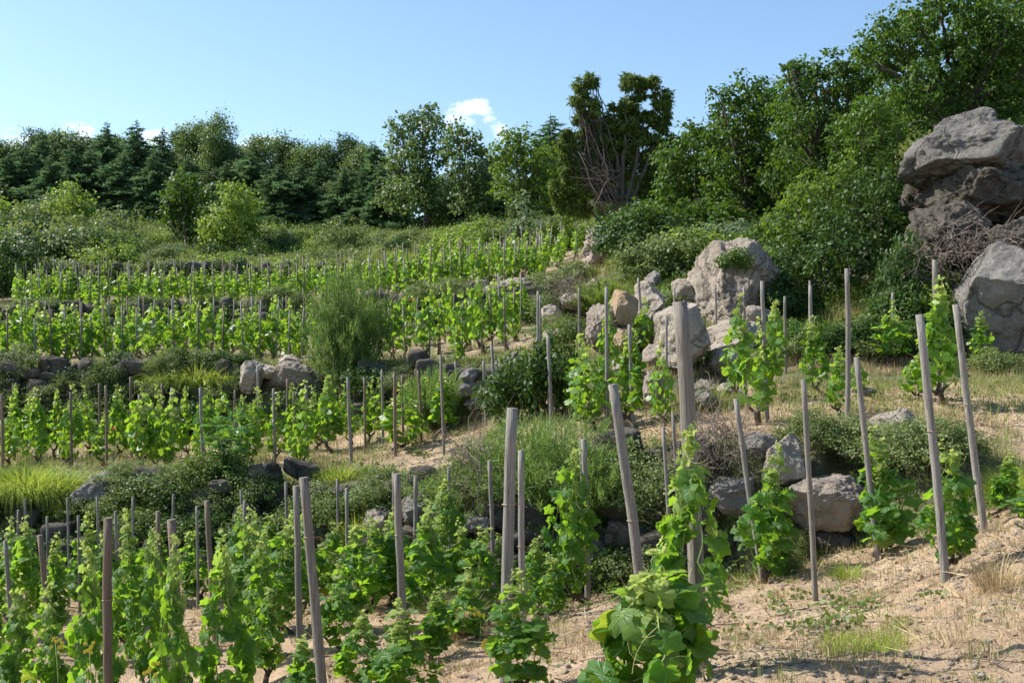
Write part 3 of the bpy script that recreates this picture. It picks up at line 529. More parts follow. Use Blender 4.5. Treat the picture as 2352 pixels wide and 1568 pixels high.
# ------------------------------------------------------------------ rocks
def icos(sub):
    import bmesh
    bm = bmesh.new(); bmesh.ops.create_icosphere(bm, subdivisions=sub, radius=1); v = np.array([x.co[:] for x in bm.verts]); f = np.array([[a_.index for a_ in x.verts] for x in bm.faces]); bm.free(); return v, f
ICO = {k: icos(k) for k in (1, 2, 3, 5, 6)}
def rock_shape(sub, seed, cuts=9, rough=.1, dims=(1, 1, 1)):
    cuts = cuts + 14; rough *= 1.0
    v, f = ICO[sub]; v = v.copy(); r_ = np.random.default_rng(seed); v = np.sign(v) * np.abs(v) ** .72; v /= np.abs(v).max(0)
    v *= (1 + .22 * fbm(v * .9 + seed, 2, seed))[:, None]
    for k in range(cuts):
        n_ = unit(r_.normal(size=3)); d = .66 + .34 * r_.random(); h = v @ n_ - d; v -= np.maximum(h, 0)[:, None] * n_ * 1.0
    lo, hi = v.min(0), v.max(0); v = (v - (lo + hi) / 2) / ((hi - lo) / 2) * np.array(dims)
    s_ = max(dims); nrm = unit(v / np.array(dims)); q_ = v / s_ * np.array([1, 1, 1.5]); rd = 1 - np.abs(fbm(q_ * 2.6 + seed, 4, seed + 9)); v += nrm * (rough * s_ * (fbm(q_ * 3 + seed, 7, seed + 3, .68) * .6 - .55 * np.clip(rd - .80, 0, 1) * 5 * .5))[:, None]
    return v, f
def boulder(px0, px1, py0, py1, Y, depth, label, mat='granite_grey', seed=1, cuts=9, rough=.1, name='boulder', sub=6, tilt=0.0, cat='rock'):
    sx = (px1 - px0) / 2 / F * Y; sz = (py1 - py0) / 2 / F * Y; v, f = rock_shape(sub, seed, cuts, rough, (sx, depth, sz))
    if tilt: c_, s_ = math.cos(tilt), math.sin(tilt); v = np.stack([v[:, 0] * c_ - v[:, 2] * s_, v[:, 1], v[:, 0] * s_ + v[:, 2] * c_], 1)
    mb = MB(); mb.add(v, [f]); o_ = obj(name, mb.mesh(name, mat, True)); o_.location = W((px0 + px1) / 2, (py0 + py1) / 2, Y + depth * .6); o_.scale = (1 + depth * .6 / Y,) * 3
    return tag(o_, label, cat)
boulder(2062, 2440, 258, 450, 19.5, 1.3, 'huge grey boulder coloured darker for tree shade, overhanging the top right slope', 'granite_shaded', 11, 9, .10)
boulder(2150, 2290, 252, 350, 20.2, .6, 'rounded slab resting on top of the huge overhanging boulder', 'granite_shaded', 47, 6, .08)
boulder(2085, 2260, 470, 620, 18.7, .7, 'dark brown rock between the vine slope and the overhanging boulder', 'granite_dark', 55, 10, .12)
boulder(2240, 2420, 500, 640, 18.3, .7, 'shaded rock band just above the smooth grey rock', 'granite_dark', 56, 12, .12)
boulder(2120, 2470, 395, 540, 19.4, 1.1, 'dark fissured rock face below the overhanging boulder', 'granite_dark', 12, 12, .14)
boulder(2182, 2460, 560, 850, 16.9, 1.0, 'large smooth pale grey rock at right edge with dappled shade', 'granite_grey', 13, 7, .06)
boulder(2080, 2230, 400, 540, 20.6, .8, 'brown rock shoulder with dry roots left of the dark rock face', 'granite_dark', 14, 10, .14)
boulder(1578, 1785, 556, 790, 19.9, 1.0, 'big round pinkish granite rock behind the stakes', 'granite_rose', 15, 8, .08)
boulder(1652, 1762, 543, 680, 19.9, .7, 'rounded upper lobe of rock behind the big round granite', 'granite_rose', 16, 5, .07)
boulder(1590, 1790, 735, 860, 18.3, .7, 'wide low pale slab at the foot of the big round granite', 'granite_pale', 54, 10, .07)
boulder(1505, 1625, 690, 850, 17.2, .6, 'cream sunlit rock slab left of the big round granite', 'granite_pale', 17, 11, .06)
boulder(1455, 1525, 645, 765, 19.0, .5, 'angular pale rock between golden rock and cream slab', 'granite_pale', 18, 12, .08)
boulder(1396, 1468, 664, 765, 18.3, .4, 'golden brown upright rock in the rock outcrop', 'granite_gold', 19, 9, .05)
boulder(1345, 1412, 700, 815, 18.3, .4, 'rough brown rock left of the golden rock', 'granite_rose', 20, 14, .16)
boulder(1400, 1470, 755, 830, 17.9, .4, 'squat rock under the golden rock', 'granite_gold', 21, 9, .1)
boulder(1340, 1432, 512, 635, 30.5, 1.0, 'pointed rock outcrop at right end of the top terrace vines', 'granite_rose', 22, 11, .13, tilt=-.35)
boulder(1428, 1478, 573, 625, 27.5, .4, 'small white rock in shade right of the pointed outcrop', 'granite_pale', 23, 9, .1)
boulder(1140, 1245, 638, 690, 27.8, .6, 'flat ledge of rock on the top terrace edge', 'granite_rose', 24, 9, .12)
boulder(1062, 1100, 645, 672, 28.2, .25, 'small dark rock left end of the terrace edge rocks', 'granite_dark', 25, 9, .1, sub=5)
boulder(1085, 1125, 643, 668, 28.4, .25, 'rounded rock among the terrace edge rocks', 'granite_rose', 26, 9, .1, sub=5)
boulder(1100, 1148, 655, 685, 28.0, .3, 'low pale rock among the terrace edge rocks', 'granite_pale', 27, 9, .1, sub=5)
boulder(555, 612, 825, 905, 20.8, .4, 'steep pale rock slab right of the grass-capped wall', 'granite_pale', 28, 10, .07)
boulder(590, 650, 838, 872, 20.9, .35, 'flat pale rock leaning on the steep slab', 'granite_pale', 29, 10, .07, sub=5)
boulder(638, 695, 815, 852, 21.2, .35, 'small pale rock topmost of the slab group', 'granite_pale', 30, 10, .07, sub=5)
boulder(610, 755, 828, 905, 20.9, .5, 'long pinkish rock left of the tall feathery bush', 'granite_rose', 31, 10, .07)
boulder(172, 290, 1085, 1165, 14.1, .5, 'flat grey rock slab right of the yellow grass mound', 'granite_grey', 32, 9, .1)
boulder(1055, 1095, 845, 880, 17.6, .3, 'brown stone topmost in the broken dry wall', 'granite_grey', 33, 10, .08, sub=5)
boulder(1048, 1100, 875, 912, 17.5, .3, 'middle grey stone in the broken dry wall', 'granite_grey', 34, 10, .08, sub=5)
boulder(1062, 1108, 908, 945, 17.4, .3, 'lowest grey stone in the broken dry wall', 'granite_grey', 35, 10, .08, sub=5)
for k_, (a_, b_, c_, d_, Y_, mt_, lb_) in enumerate([(1285, 1350, 672, 712, 23.5, 'granite_rose', 'low rock shelf beside the dry brush on the slope'), (1240, 1290, 700, 735, 22.5, 'granite_pale', 'small pale rock below the flat terrace ledge'), (1300, 1345, 735, 775, 20.8, 'granite_grey', 'grey rock half buried left of the rough brown rock'), (1340, 1400, 640, 690, 24.3, 'granite_pale', 'pale rock behind the golden rock top'),
        (1465, 1545, 790, 850, 17.6, 'granite_rose', 'broad pinkish rock step under the angular pale rock'), (1540, 1600, 640, 705, 20.8, 'granite_rose', 'weathered rock left of the big round granite'), (1620, 1720, 800, 860, 17.2, 'granite_pale', 'low cream ledge before the wide pale slab'), (1480, 1520, 620, 660, 23.5, 'granite_grey', 'grey stone under the olive scrub on right hill'), (1245, 1300, 755, 790, 20.0, 'granite_pale', 'flat pale stone at the end of third terrace'),
        (1700, 1790, 700, 780, 19.0, 'granite_rose', 'right shoulder rock of the big round granite'), (1400, 1450, 820, 870, 17.3, 'granite_rose', 'brown stone behind the ivy bush stakes')]):
    boulder(a_, b_, c_, d_, Y_, .4, lb_, mt_, 120 + k_, 9, .08, sub=5)
boulder(2000, 2118, 938, 1010, 11.7, .25, 'pinkish knobbly boulder lying on the right upper soil', 'granite_pale', 36, 7, .10)
boulder(1745, 1852, 995, 1115, 10.75, .3, 'bright white angular rock on the right bank', 'granite_pale', 37, 12, .08)
boulder(1690, 1790, 995, 1060, 11.0, .3, 'grey slab left of the white angular rock', 'granite_grey', 38, 12, .08)
boulder(1790, 1985, 1085, 1225, 10.4, .35, 'long dark slab roofing the hollow in right bank', 'granite_rose', 39, 11, .1, tilt=-.12)
boulder(1830, 1975, 1200, 1300, 10.5, .4, 'dark rounded rock under the long slab', 'granite_dark', 40, 8, .08)
boulder(1620, 1735, 1090, 1190, 10.8, .35, 'shaded grey rock over the hollow left of the short stake', 'granite_grey', 41, 11, .1)
boulder(1600, 1730, 1180, 1330, 10.9, .35, 'rock coloured dark for the shadowed hollow behind thickest stake', 'granite_dark', 42, 9, .08)  # dark colour stands for the shadow in the bank hollow
boulder(1915, 2045, 1020, 1060, 10.9, .3, 'low flat rock half buried right of the white rock', 'granite_pale', 43, 9, .1, sub=5)
boulder(1580, 1640, 870, 925, 14.6, .3, 'brown stone beside the small grey grass tuft', 'granite_rose', 44, 10, .08, sub=5)
boulder(1640, 1700, 878, 915, 14.4, .3, 'pale stone right of the small grey grass tuft', 'granite_pale', 45, 10, .08, sub=5)
boulder(1590, 1650, 895, 935, 13.9, .25, 'grey rounded stone in front of the brown stone', 'granite_grey', 46, 10, .08, sub=5)
boulder(1060, 1120, 1078, 1140, 12.1, .3, 'dark rounded rock above the centre bank', 'granite_dark', 48, 9, .08, sub=5)
boulder(925, 1010, 1120, 1215, 12.0, .3, 'grey jagged rock in the centre bank', 'granite_grey', 49, 13, .12)
boulder(1050, 1130, 1170, 1220, 11.6, .3, 'grey flat-faced stone low in the centre bank', 'granite_grey', 50, 11, .08, sub=5)
boulder(830, 905, 1165, 1230, 12.2, .3, 'brown stone in the dry brush of the centre bank', 'granite_rose', 51, 11, .1, sub=5)
boulder(1475, 1530, 850, 935, 13.7, .25, 'jagged dark stump-like rock right of the slim stakes', 'granite_rose', 52, 14, .2, sub=5)
boulder(1470, 1505, 745, 800, 18.2, .25, 'small grey rock in shade beneath the angular pale rock', 'granite_grey', 53, 10, .1, sub=5)
for k, (px, py, Y, s_, mt, lb) in enumerate([(1955, 1497, 6.9, .055, 'granite_pale', 'flat tan stone flush in the sandy soil'), (2026, 1415, 7.7, .05, 'granite_rose', 'reddish rounded stone on the open sandy soil'), (1865, 1500, 5.7, .03, 'granite_pale', 'small white stone left of the flat tan stone'),
                             (2368 - 78, 1258, 7.6, .05, 'granite_rose', 'red clod stone at right of the stout stake'), (1660, 1487, 5.9, .04, 'granite_gold', 'small orange stone beside the thickest stake foot'), (2240, 1500, 5.3, .02, 'granite_dark', 'tiny dark stone on the lower right soil'),
                             (1990, 900, 14, .12, 'granite_rose', 'small brown stone behind the pink boulder'), (2210, 1330, 6.9, .03, 'granite_pale', 'pale chip beside the stout stake'), (110, 1562, 7.6, .16, 'granite_grey', 'grey rock cut by the lower left frame edge'), (1180, 800, 19, .2, 'granite_grey', 'grey stone at the third terrace end')]):
    v, f = rock_shape(5 if s_ > .1 else 3, 70 + k, 9, .1, (s_, s_ * .8, s_ * .5)); mb = MB(); mb.add(v, [f]); o_ = obj('stone', mb.mesh('stone', mt, True)); x, y, z = on(px, Y); o_.location = (x, y, z + s_ * .25); tag(o_, lb, 'stone')

def block_shape(seed):
    v, f = ICO[3]; v = v.copy(); r_ = np.random.default_rng(seed); v = np.sign(v) * np.abs(v) ** .5 ; v = v / np.abs(v).max(0)
    for k in range(7): n_ = unit(r_.normal(size=3)); h = v @ n_ - (.75 + .3 * r_.random()); v -= np.maximum(h, 0)[:, None] * n_ * .95
    v *= (1 + .10 * fbm(v * 1.3 + seed, 2, seed) + .07 * fbm(v * 5 + seed, 3, seed))[:, None]; return v * np.array([1, .8, .85]), f
RT = [block_shape(500 + k) for k in range(9)]
def wall(k, px0, px1, ss_, label, mat, seed, fill=1.0, top_extra=.05):
    global rng
    keep = rng; rng = np.random.default_rng(seed); mb = MB(); px = px0
    ysm = np.interp(np.linspace(px0, px1, 400), PXS, TY[:, k]); 
    X0 = X_(px0, float(np.interp(px0, PXS, TY[:, k]))); X1 = X_(px1, float(np.interp(px1, PXS, TY[:, k]))); x = X0
    pxl = np.linspace(px0, px1, 500); XL = (pxl - CX) / F * np.interp(pxl, PXS, TY[:, k])
    while x < X1:
        px = float(np.interp(x, XL, pxl)); yb = float(np.interp(px, PXS, TY[:, k])); yt = float(np.interp(px, PXS, TY[:, k + 1])); zb = float(np.interp(px, PXS, TZ[:, k])) - .08; zt = float(np.interp(px, PXS, TZ[:, k + 1])) + top_extra
        z = zb; wdt = ss_ * (.8 + .5 * rng.random())
        while z < zt:
            h = ss_ * (.5 + .6 * rng.random()); f_ = (z - zb) / (zt - zb)
            if rng.random() < fill:
                v, f = RT[rng.integers(9)]; a_ = rng.normal() * .25; c_, s_ = math.cos(a_), math.sin(a_); sc_ = np.array([wdt * .60 * (.8 + .6 * rng.random()), ss_ * .6, h * .62]); v2 = v * sc_ * (1 if rng.random() < .5 else -1)
                v2 = np.stack([v2[:, 0] * c_ - v2[:, 2] * s_, v2[:, 1], v2[:, 0] * s_ + v2[:, 2] * c_], 1); mb.add(v2 + [x + rng.normal() * .05, yb + (yt - yb) * f_ * .85 + ss_ * .12 + rng.normal() * .05, z + h / 2], [f])
            z += h * .92
        x += wdt
    rng = keep; return tag(obj('dry_stone_wall', mb.mesh('dry_stone_wall', mat, True)), label, 'stone wall')
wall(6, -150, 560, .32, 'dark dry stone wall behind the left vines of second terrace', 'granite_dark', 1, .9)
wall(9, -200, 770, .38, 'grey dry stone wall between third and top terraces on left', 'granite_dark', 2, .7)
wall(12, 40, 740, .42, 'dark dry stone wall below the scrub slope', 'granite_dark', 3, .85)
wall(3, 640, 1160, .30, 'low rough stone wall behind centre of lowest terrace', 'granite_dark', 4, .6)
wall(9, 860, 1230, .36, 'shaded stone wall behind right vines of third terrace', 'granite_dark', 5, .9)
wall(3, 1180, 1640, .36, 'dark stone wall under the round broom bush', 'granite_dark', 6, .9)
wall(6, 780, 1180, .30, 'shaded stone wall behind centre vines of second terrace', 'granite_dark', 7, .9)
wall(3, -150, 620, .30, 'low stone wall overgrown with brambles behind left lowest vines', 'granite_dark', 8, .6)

# ------------------------------------------------------------------ trees and shrubs
TD = T_diamond(); TO = T_oval(); TN = T_needle(.07); TB = T_blade(.035)
def blob_leaves(mb, blobs, T, lsize, per_area, clump=.22, up=.45, depth=1.0, inner=.35, droop=.6, flat=1.0):
    """blobs: (x,y,z,r). leaves gathered in clumps over and inside each blob"""
    for bx, by, bz, r in blobs:
        nc = max(5, int(14 * (r / .5) ** 1.3 * per_area)); d = rdir(nc); rr = r * (inner + (1.06 - inner) * rng.random(nc) ** .55)
        cc = np.array([bx, by, bz]) + d * rr[:, None] * np.array([1, depth, flat]); nl = max(6, int(26 * (r / .5) ** .7 * per_area ** .3 * (.10 / lsize) ** .9)); cl = clump * (.6 + .8 * rng.random(nc)) * (r / .5) ** .5
        pos = np.repeat(cc, nl, 0) + rng.normal(size=(nc * nl, 3)) * np.repeat(cl, nl)[:, None] * .6 * np.array([1, 1, .75])
        o_ = unit(pos - np.array([bx, by, bz])); n_ = o_ * .7 + [0, 0, up] + rng.normal(size=pos.shape) * .55; tp = o_ * .6 + rng.normal(size=pos.shape) * .6 + [0, 0, -droop]
        leaves(mb, T, pos, n_, tp, lsize * (.6 + .7 * rng.random(len(pos))), np.clip(np.repeat(rng.random(nc) * .6, nl) + rng.random(len(pos)) * .4, 0, 1))
def limbs(mb, base, blobs, r0, fork=.35, n=9, sides=6, maxl=40):
    base = np.array(base, float); c = np.mean([b[:3] for b in blobs], 0); tz = max(b[2] for b in blobs); fk = base * (1 - fork) + np.array([c[0], c[1], c[2]]) * fork
    tube(mb, curve(base - [0, 0, .3], fk, n, rng.normal(size=3) * r0 * 1.5, r0 * .15), np.linspace(r0 * 1.25, r0 * .8, n), 9, wob=.15, seed=base[0])
    for b in blobs[:maxl]:
        e_ = np.array(b[:3]); L_ = np.linalg.norm(e_ - fk); s_ = fk + (c - fk) * rng.random() * .25
        tube(mb, curve(s_, e_, n, np.array([0, 0, -.06 * L_]) + rng.normal(size=3) * .06 * L_, L_ * .018), np.linspace(r0 * .42, r0 * .07, n), sides, cap=False)
        for q_ in range(2):
            g_ = s_ + (e_ - s_) * (.55 + .3 * rng.random()); tube(mb, curve(g_, e_ + rdir(1)[0] * b[3] * .8, 6, rng.normal(size=3) * .04 * L_), np.linspace(r0 * .14, r0 * .03, 6), 4, cap=False)
def tree_px(name, label, cat, blobs, Y, base_px, mat, lsize, r0, T=TO, per=1.0, spread=1.0, depth=1.2, foot=None, group=None, fork=.35, clump=.22, up=.45, inner=.35, two=True, trunkmat='bark', branch_name='trunk'):
    """blobs (px, py, r_px) seen at depth Y; foot on the ground under base_px"""
    rs = np.random.default_rng(int(abs(blobs[0][0]) * 7 + blobs[0][1])); B = []
    for b in blobs:
        r = b[2] / F * Y; yy = Y + rs.normal() * r * .8 * spread; B.append((X_(b[0], yy), yy, Z_(b[1], yy), r))
    if two:
        mid = np.mean([b[2] for b in B])
        for b in blobs[::2]:
            r = b[2] / F * Y; yy = Y + 1.6 * spread * r * 2; B.append((X_(b[0], Y) , yy, Z_(b[1], Y) - r * .2, r))
    base = np.array(on(base_px, Y if foot is None else foot)); Bl = [(b[0] - base[0], b[1] - base[1], b[2] - base[2], b[3]) for b in B]
    e = empty(name, base); tm = MB(); limbs(tm, (0, 0, 0), Bl, r0, fork); obj(branch_name, tm.mesh(branch_name, trunkmat, True), e)
    cm = MB(); blob_leaves(cm, Bl, T, lsize, per, clump, up, depth, inner); obj('crown', cm.mesh('crown', mat), e)
    tag(e, label, cat, group); return e
# right-hand oaks
T1 = [(1545, 350, 35), (1590, 320, 40), (1600, 295, 22), (1560, 400, 45), (1610, 370, 50), (1530, 450, 40), (1590, 440, 50), (1640, 420, 50), (1560, 500, 45), (1620, 500, 50), (1520, 530, 35), (1480, 560, 32), (1660, 490, 45), (1640, 330, 30), (1580, 545, 38)]
T2 = [(1680, 230, 32), (1720, 198, 35), (1762, 215, 32), (1648, 255, 16), (1700, 280, 48), (1750, 270, 48), (1655, 320, 42), (1710, 340, 56), (1780, 330, 50), (1660, 400, 50), (1740, 420, 58), (1690, 480, 50), (1780, 480, 50), (1645, 215, 13), (1700, 540, 45), (1755, 545, 40)]
T3 = [(1830, 170, 22), (1806, 152, 10), (1822, 146, 8), (1862, 160, 34), (1900, 148, 32), (1950, 140, 34), (1840, 220, 45), (1900, 210, 55), (1960, 200, 52), (1820, 290, 45), (1880, 290, 58), (1950, 290, 58), (1840, 370, 55), (1910, 380, 58), (1980, 370, 50)]
T4 = [(2022, 75, 34), (2060, 92, 44), (2100, 34, 42), (2050, 150, 50), (2120, 110, 58), (2190, 60, 58), (2150, -10, 50), (2250, 0, 66), (2330, 40, 66), (2280, 110, 66), (2200, 160, 58), (2110, 190, 52), (2040, 230, 48), (2340, 160, 58), (2280, 210, 50), (2180, 225, 42), (2110, 260, 38), (2030, 300, 45), (2380, -40, 60), (2420, 80, 60), (2330, 230, 45), (1990, 130, 30)]
T5 = [(2030, 400, 42), (1965, 440, 50), (2030, 460, 42), (1900, 500, 48), (1970, 520, 56), (2040, 530, 48), (1855, 570, 46), (1920, 590, 56), (1990, 600, 56), (2050, 600, 45), (1835, 640, 42), (1890, 670, 50), (1960, 690, 52), (2030, 690, 46), (2075, 650, 32), (1855, 710, 34), (1920, 740, 36), (1990, 750, 36), (2085, 570, 36), (1795, 600, 34), (1790, 640, 25), (2060, 740, 30)]
T6 = [(1870, 430, 45), (1830, 470, 42), (1800, 520, 40), (1860, 510, 48), (1920, 440, 42), (1960, 380, 38), (1790, 570, 34), (1850, 580, 35), (1930, 500, 34)]
tree_px('oak_tree', 'lower oak right of the juniper with bright rounded crown', 'tree', T1, 32, 1590, 'oak_leaf', .10, .14, group='oaks on the right hillside', clump=.17, per=1.5)
tree_px('oak_tree', 'middle oak on right hillside with narrow pointed top', 'tree', T2, 30, 1720, 'oak_leaf', .10, .16, group='oaks on the right hillside', clump=.17, per=1.5)
tree_px('oak_tree', 'broad oak on right hillside left of the topmost oak', 'tree', T3, 27, 1900, 'oak_leaf', .088, .16, group='oaks on the right hillside', clump=.17, per=1.5)
tree_px('oak_tree', 'topmost dark oak behind the overhanging boulder', 'tree', T4, 24.5, 2230, 'oak_leaf', .088, .2, foot=25.5, group='oaks on the right hillside', clump=.17, per=1.5, two=True)
tree_px('oak_tree', 'tall shaded oak cut by the right frame edge', 'tree', [(2300, 20, 80), (2420, 0, 90), (2250, 120, 70), (2400, 150, 90), (2300, 220, 70), (2500, 60, 90), (2180, 40, 60), (2200, 200, 60)], 30, 2330, 'oak_leaf', .16, .2, group='oaks on the right hillside', per=.8, foot=31, two=False)
tree_px('oak_tree', 'oak behind the middle oak filling the hillside gap', 'tree', [(1800, 240, 60), (1780, 340, 70), (1850, 330, 70), (1720, 420, 70), (1990, 220, 60), (1920, 320, 70), (1830, 430, 70), (2000, 330, 70), (1640, 440, 60), (1560, 470, 60)], 37, 1800, 'oak_leaf', .2, .2, group='oaks on the right hillside', per=.8, two=False)
tree_px('oak_tree', 'dark oak hanging beside the left end of the overhanging boulder', 'tree', [(2020, 250, 40), (2000, 300, 45), (1990, 350, 45), (2035, 345, 38), (2055, 400, 34), (2015, 420, 42), (2060, 290, 26), (2085, 470, 30), (2070, 520, 34), (2100, 540, 26), (1975, 270, 40), (2050, 450, 34)], 22.3, 2030, 'oak_leaf', .08, .1, group='oaks on the right hillside', per=1.6, clump=.17, foot=22.5)
tree_px('ivy_thicket', 'dark ivy-like thicket spilling down between the granite rocks', 'bush', T5, 20.5, 1960, 'ivy_leaf', .075, .08, per=1.5, clump=.17, foot=20.8)
tree_px('young_oak', 'yellow-green young oak in front of the broad oak', 'tree', T6, 22.5, 1850, 'oak_leaf_light', .08, .09, per=1.3, clump=.17, foot=22.8)
# juniper-like tree
J = [(1345, 195, 24), (1330, 225, 20), (1352, 250, 24), (1330, 290, 26), (1365, 300, 26), (1320, 330, 26), (1308, 368, 20), (1345, 350, 28), (1385, 340, 24), (1300, 305, 10), (1440, 180, 13), (1455, 200, 23), (1490, 205, 26), (1520, 225, 22), (1470, 240, 30), (1510, 262, 26), (1428, 240, 15), (1455, 280, 30),
     (1500, 300, 32), (1535, 290, 18), (1545, 330, 20), (1480, 340, 32), (1520, 360, 28), (1440, 330, 24), (1402, 312, 22), (1550, 385, 14), (1500, 400, 28), (1528, 425, 22), (1312, 402, 24), (1290, 432, 20), (1325, 450, 20), (1312, 480, 14), (1350, 400, 20), (1475, 405, 18), (1460, 370, 20), (1275, 425, 12), (1395, 370, 24), (1420, 350, 22), (1412, 395, 20), (1400, 270, 16), (1418, 300, 18), (1440, 385, 22), (1530, 455, 22), (1500, 450, 26), (1475, 450, 20), (1545, 420, 18), (1370, 255, 14), (1385, 300, 18), (1295, 465, 20), (1340, 480, 16), (1540, 350, 18), (1460, 300, 24), (1375, 380, 22), (1412, 250, 14), (1425, 275, 16), (1408, 335, 22), (1445, 350, 24), (1380, 420, 20), (1355, 430, 20), (1300, 335, 18), (1470, 430, 22), (1515, 480, 22), (1490, 500, 20)]
jr = []
for b in J:
    for q_ in range(5): a_ = rng.random() * 6.28; jr.append((b[0] + math.cos(a_) * b[2] * .70, b[1] + math.sin(a_) * b[2] * .70, b[2] * (.38 + .22 * rng.random())))
e = tree_px('juniper_tree', 'tall open-crowned juniper with several bare stems', 'tree', jr, 38, 1428, 'juniper_leaf', .16, .13, T=T_needle(.20), per=5.0, depth=1.1, fork=.12, clump=.13, inner=.2, two=False, foot=37.5)
tw = MB()
for k in range(20):
    a_ = W(1425 - rng.random() * 14, 500 - rng.random() * 110, 37.4); b_ = W(1420 - 20 - rng.random() * 95, 470 - rng.random() * 130 + 20, 37.2 + rng.normal() * .6); c_ = np.array(curve(a_, b_, 7, (0, 0, rng.normal() * .12), .03)) - np.array(e.location)
    tube(tw, c_, np.linspace(.022, .006, 7), 4, cap=False)
    for q_ in range(3): s_ = c_[rng.integers(2, 6)]; tube(tw, curve(s_, s_ + np.array([-.35 * rng.random() - .1, rng.normal() * .15, rng.normal() * .22]), 4), np.linspace(.009, .004, 4), 3, cap=False)
obj('dead_twigs', tw.mesh('dead_twigs', 'dead_twig', True), e)['label'] = 'tangle of bare grey twigs on the left side'
for a_, b_ in (((1425, 520), (1395, 300)), ((1428, 520), (1440, 230)), ((1432, 515), (1478, 280)), ((1430, 520), (1415, 350)), ((1432, 510), (1500, 330))):
    sm = MB(); tube(sm, np.array(curve(W(*a_, 37.5), W(*b_, 37.8), 12, (rng.normal() * .1, 0, 0), .03)) - np.array(e.location), np.linspace(.10, .03, 12), 8, wob=.15); obj('stem', sm.mesh('stem', 'bark', True), e)
# centre trees
D1 = [(985, 262, 20), (990, 245, 9), (952, 275, 24), (918, 285, 22), (1002, 298, 26), (960, 312, 28), (912, 322, 25), (985, 345, 27), (940, 350, 29), (903, 367, 24), (1010, 370, 20), (960, 390, 33), (918, 410, 36), (990, 425, 36), (950, 450, 42), (1000, 465, 36), (900, 455, 36)]
D2 = [(1045, 300, 24), (1030, 335, 25), (1072, 320, 25), (1093, 340, 25), (1112, 372, 25), (1060, 370, 28), (1090, 400, 33), (1050, 420, 36), (1112, 430, 33), (1070, 470, 42), (1120, 475, 28)]
D3 = [(1170, 312, 22), (1200, 312, 20), (1150, 345, 25), (1190, 345, 30), (1232, 345, 25), (1262, 352, 20), (1160, 390, 35), (1210, 390, 36), (1255, 390, 32), (1180, 440, 40), (1240, 440, 38), (1280, 420, 22)]
tree_px('deciduous_tree', 'tallest open-crowned tree of the forest edge', 'tree', D1, 62, 968, 'holm_leaf', .18, .2, T=TD, per=1.1, two=False, clump=.26)
tree_px('deciduous_tree', 'second open-crowned tree right of the tallest forest edge tree', 'tree', D2, 60, 1072, 'holm_leaf', .18, .18, T=TD, per=1.1, two=False, clump=.26)
tree_px('deciduous_tree', 'fresh light green tree in front of the white cloud', 'tree', D3, 56, 1210, 'oak_leaf_light', .17, .16, T=TD, per=1.1, two=False, clump=.26)
# forest prototypes
def conifer(seed, H=8.0, Wd=2.7):
    global rng
    keep = rng; rng = np.random.default_rng(seed); ph = rng.random(4) * 6; e = empty('conifer_tree', (0, 0, 0)); tm = MB(); tube(tm, curve((0, 0, -.4), (rng.normal() * .1, 0, H), 12, (0, 0, 0), .03), np.linspace(.16, .012, 12), 7); cm = MB()
    nb = 210
    for k in range(nb):
        f_ = 1 - (1 - k / nb) ** .72; z = .4 + (H - .45) * f_; a_ = k * 2.4 + rng.normal() * .3; Lb = Wd * (1 - f_) ** .8 * (.25 + .75 * rng.random()) * (1 + .35 * math.sin(a_ + z * 1.3 + ph[0]) + .25 * math.sin(2 * a_ - z * 2.1 + ph[1])) + .05; d = np.array([math.cos(a_), math.sin(a_), 0])
        n = 6; t_ = np.linspace(0, 1, n)[:, None]; p = np.array([0, 0, z]) + d * Lb * t_ + np.array([0, 0, 1]) * (Lb * (.18 * t_ - .30 * t_ ** 2)); tube(tm, p, np.linspace(.022, .006, n), 3, cap=False)
        m_ = int(8 + 62 * Lb); tt = rng.random(m_) ** .7; pos = np.array([0, 0, z]) + d * (Lb * tt)[:, None] + np.array([0, 0, 1]) * (Lb * (.18 * tt - .30 * tt ** 2))[:, None] + rng.normal(size=(m_, 3)) * np.array([.09, .09, .045]) * (.25 + Lb * .6)
        tp = d + rng.normal(size=(m_, 3)) * .6 + [0, 0, -.12]; leaves(cm, TN2, pos, rdir(m_, 1.3), tp, (.24 + .2 * rng.random(m_)) * min(1, .35 + Lb * .7), np.clip(rng.random() * .5 + rng.random(m_) * .5, 0, 1))
    obj('trunk', tm.mesh('trunk', 'bark', True), e); obj('crown', cm.mesh('crown', 'conifer_leaf'), e); rng = keep; return e
TN2 = T_needle(.17)
def roundtree(seed, mat='holm_leaf', H=7.5, name='evergreen_oak', per=.8):
    global rng
    keep = rng; rng = np.random.default_rng(seed); B = []
    for k in range(17):
        f_ = rng.random(); z = H * (.22 + .70 * f_); rr = 1.75 * math.sin(min(1, .25 + f_ * .85) * math.pi * .82) * rng.random() ** .5; a_ = rng.random() * 6.28; B.append((math.cos(a_) * rr, math.sin(a_) * rr, z, .75 + .45 * rng.random()))
    B.append((rng.normal() * .4, 0, H * .93, .6)); e = empty(name, (0, 0, 0)); tm = MB(); limbs(tm, (0, 0, 0), B, .16, .3); obj('trunk', tm.mesh('trunk', 'bark', True), e)
    cm = MB(); blob_leaves(cm, B, TD, .15, per * 1.3, .28, .45, 1, .4); obj('crown', cm.mesh('crown', mat), e); rng = keep; return e
kC = Kind([conifer(11), conifer(12, 8.0, 2.3), conifer(13, 8.0, 3.1), conifer(14, 8, 2.6), conifer(15, 8, 3.3)]); kR = Kind([roundtree(21), roundtree(22), roundtree(23, 'ivy_leaf'), roundtree(24, 'holm_leaf')])
FG = 'trees along the forest edge'
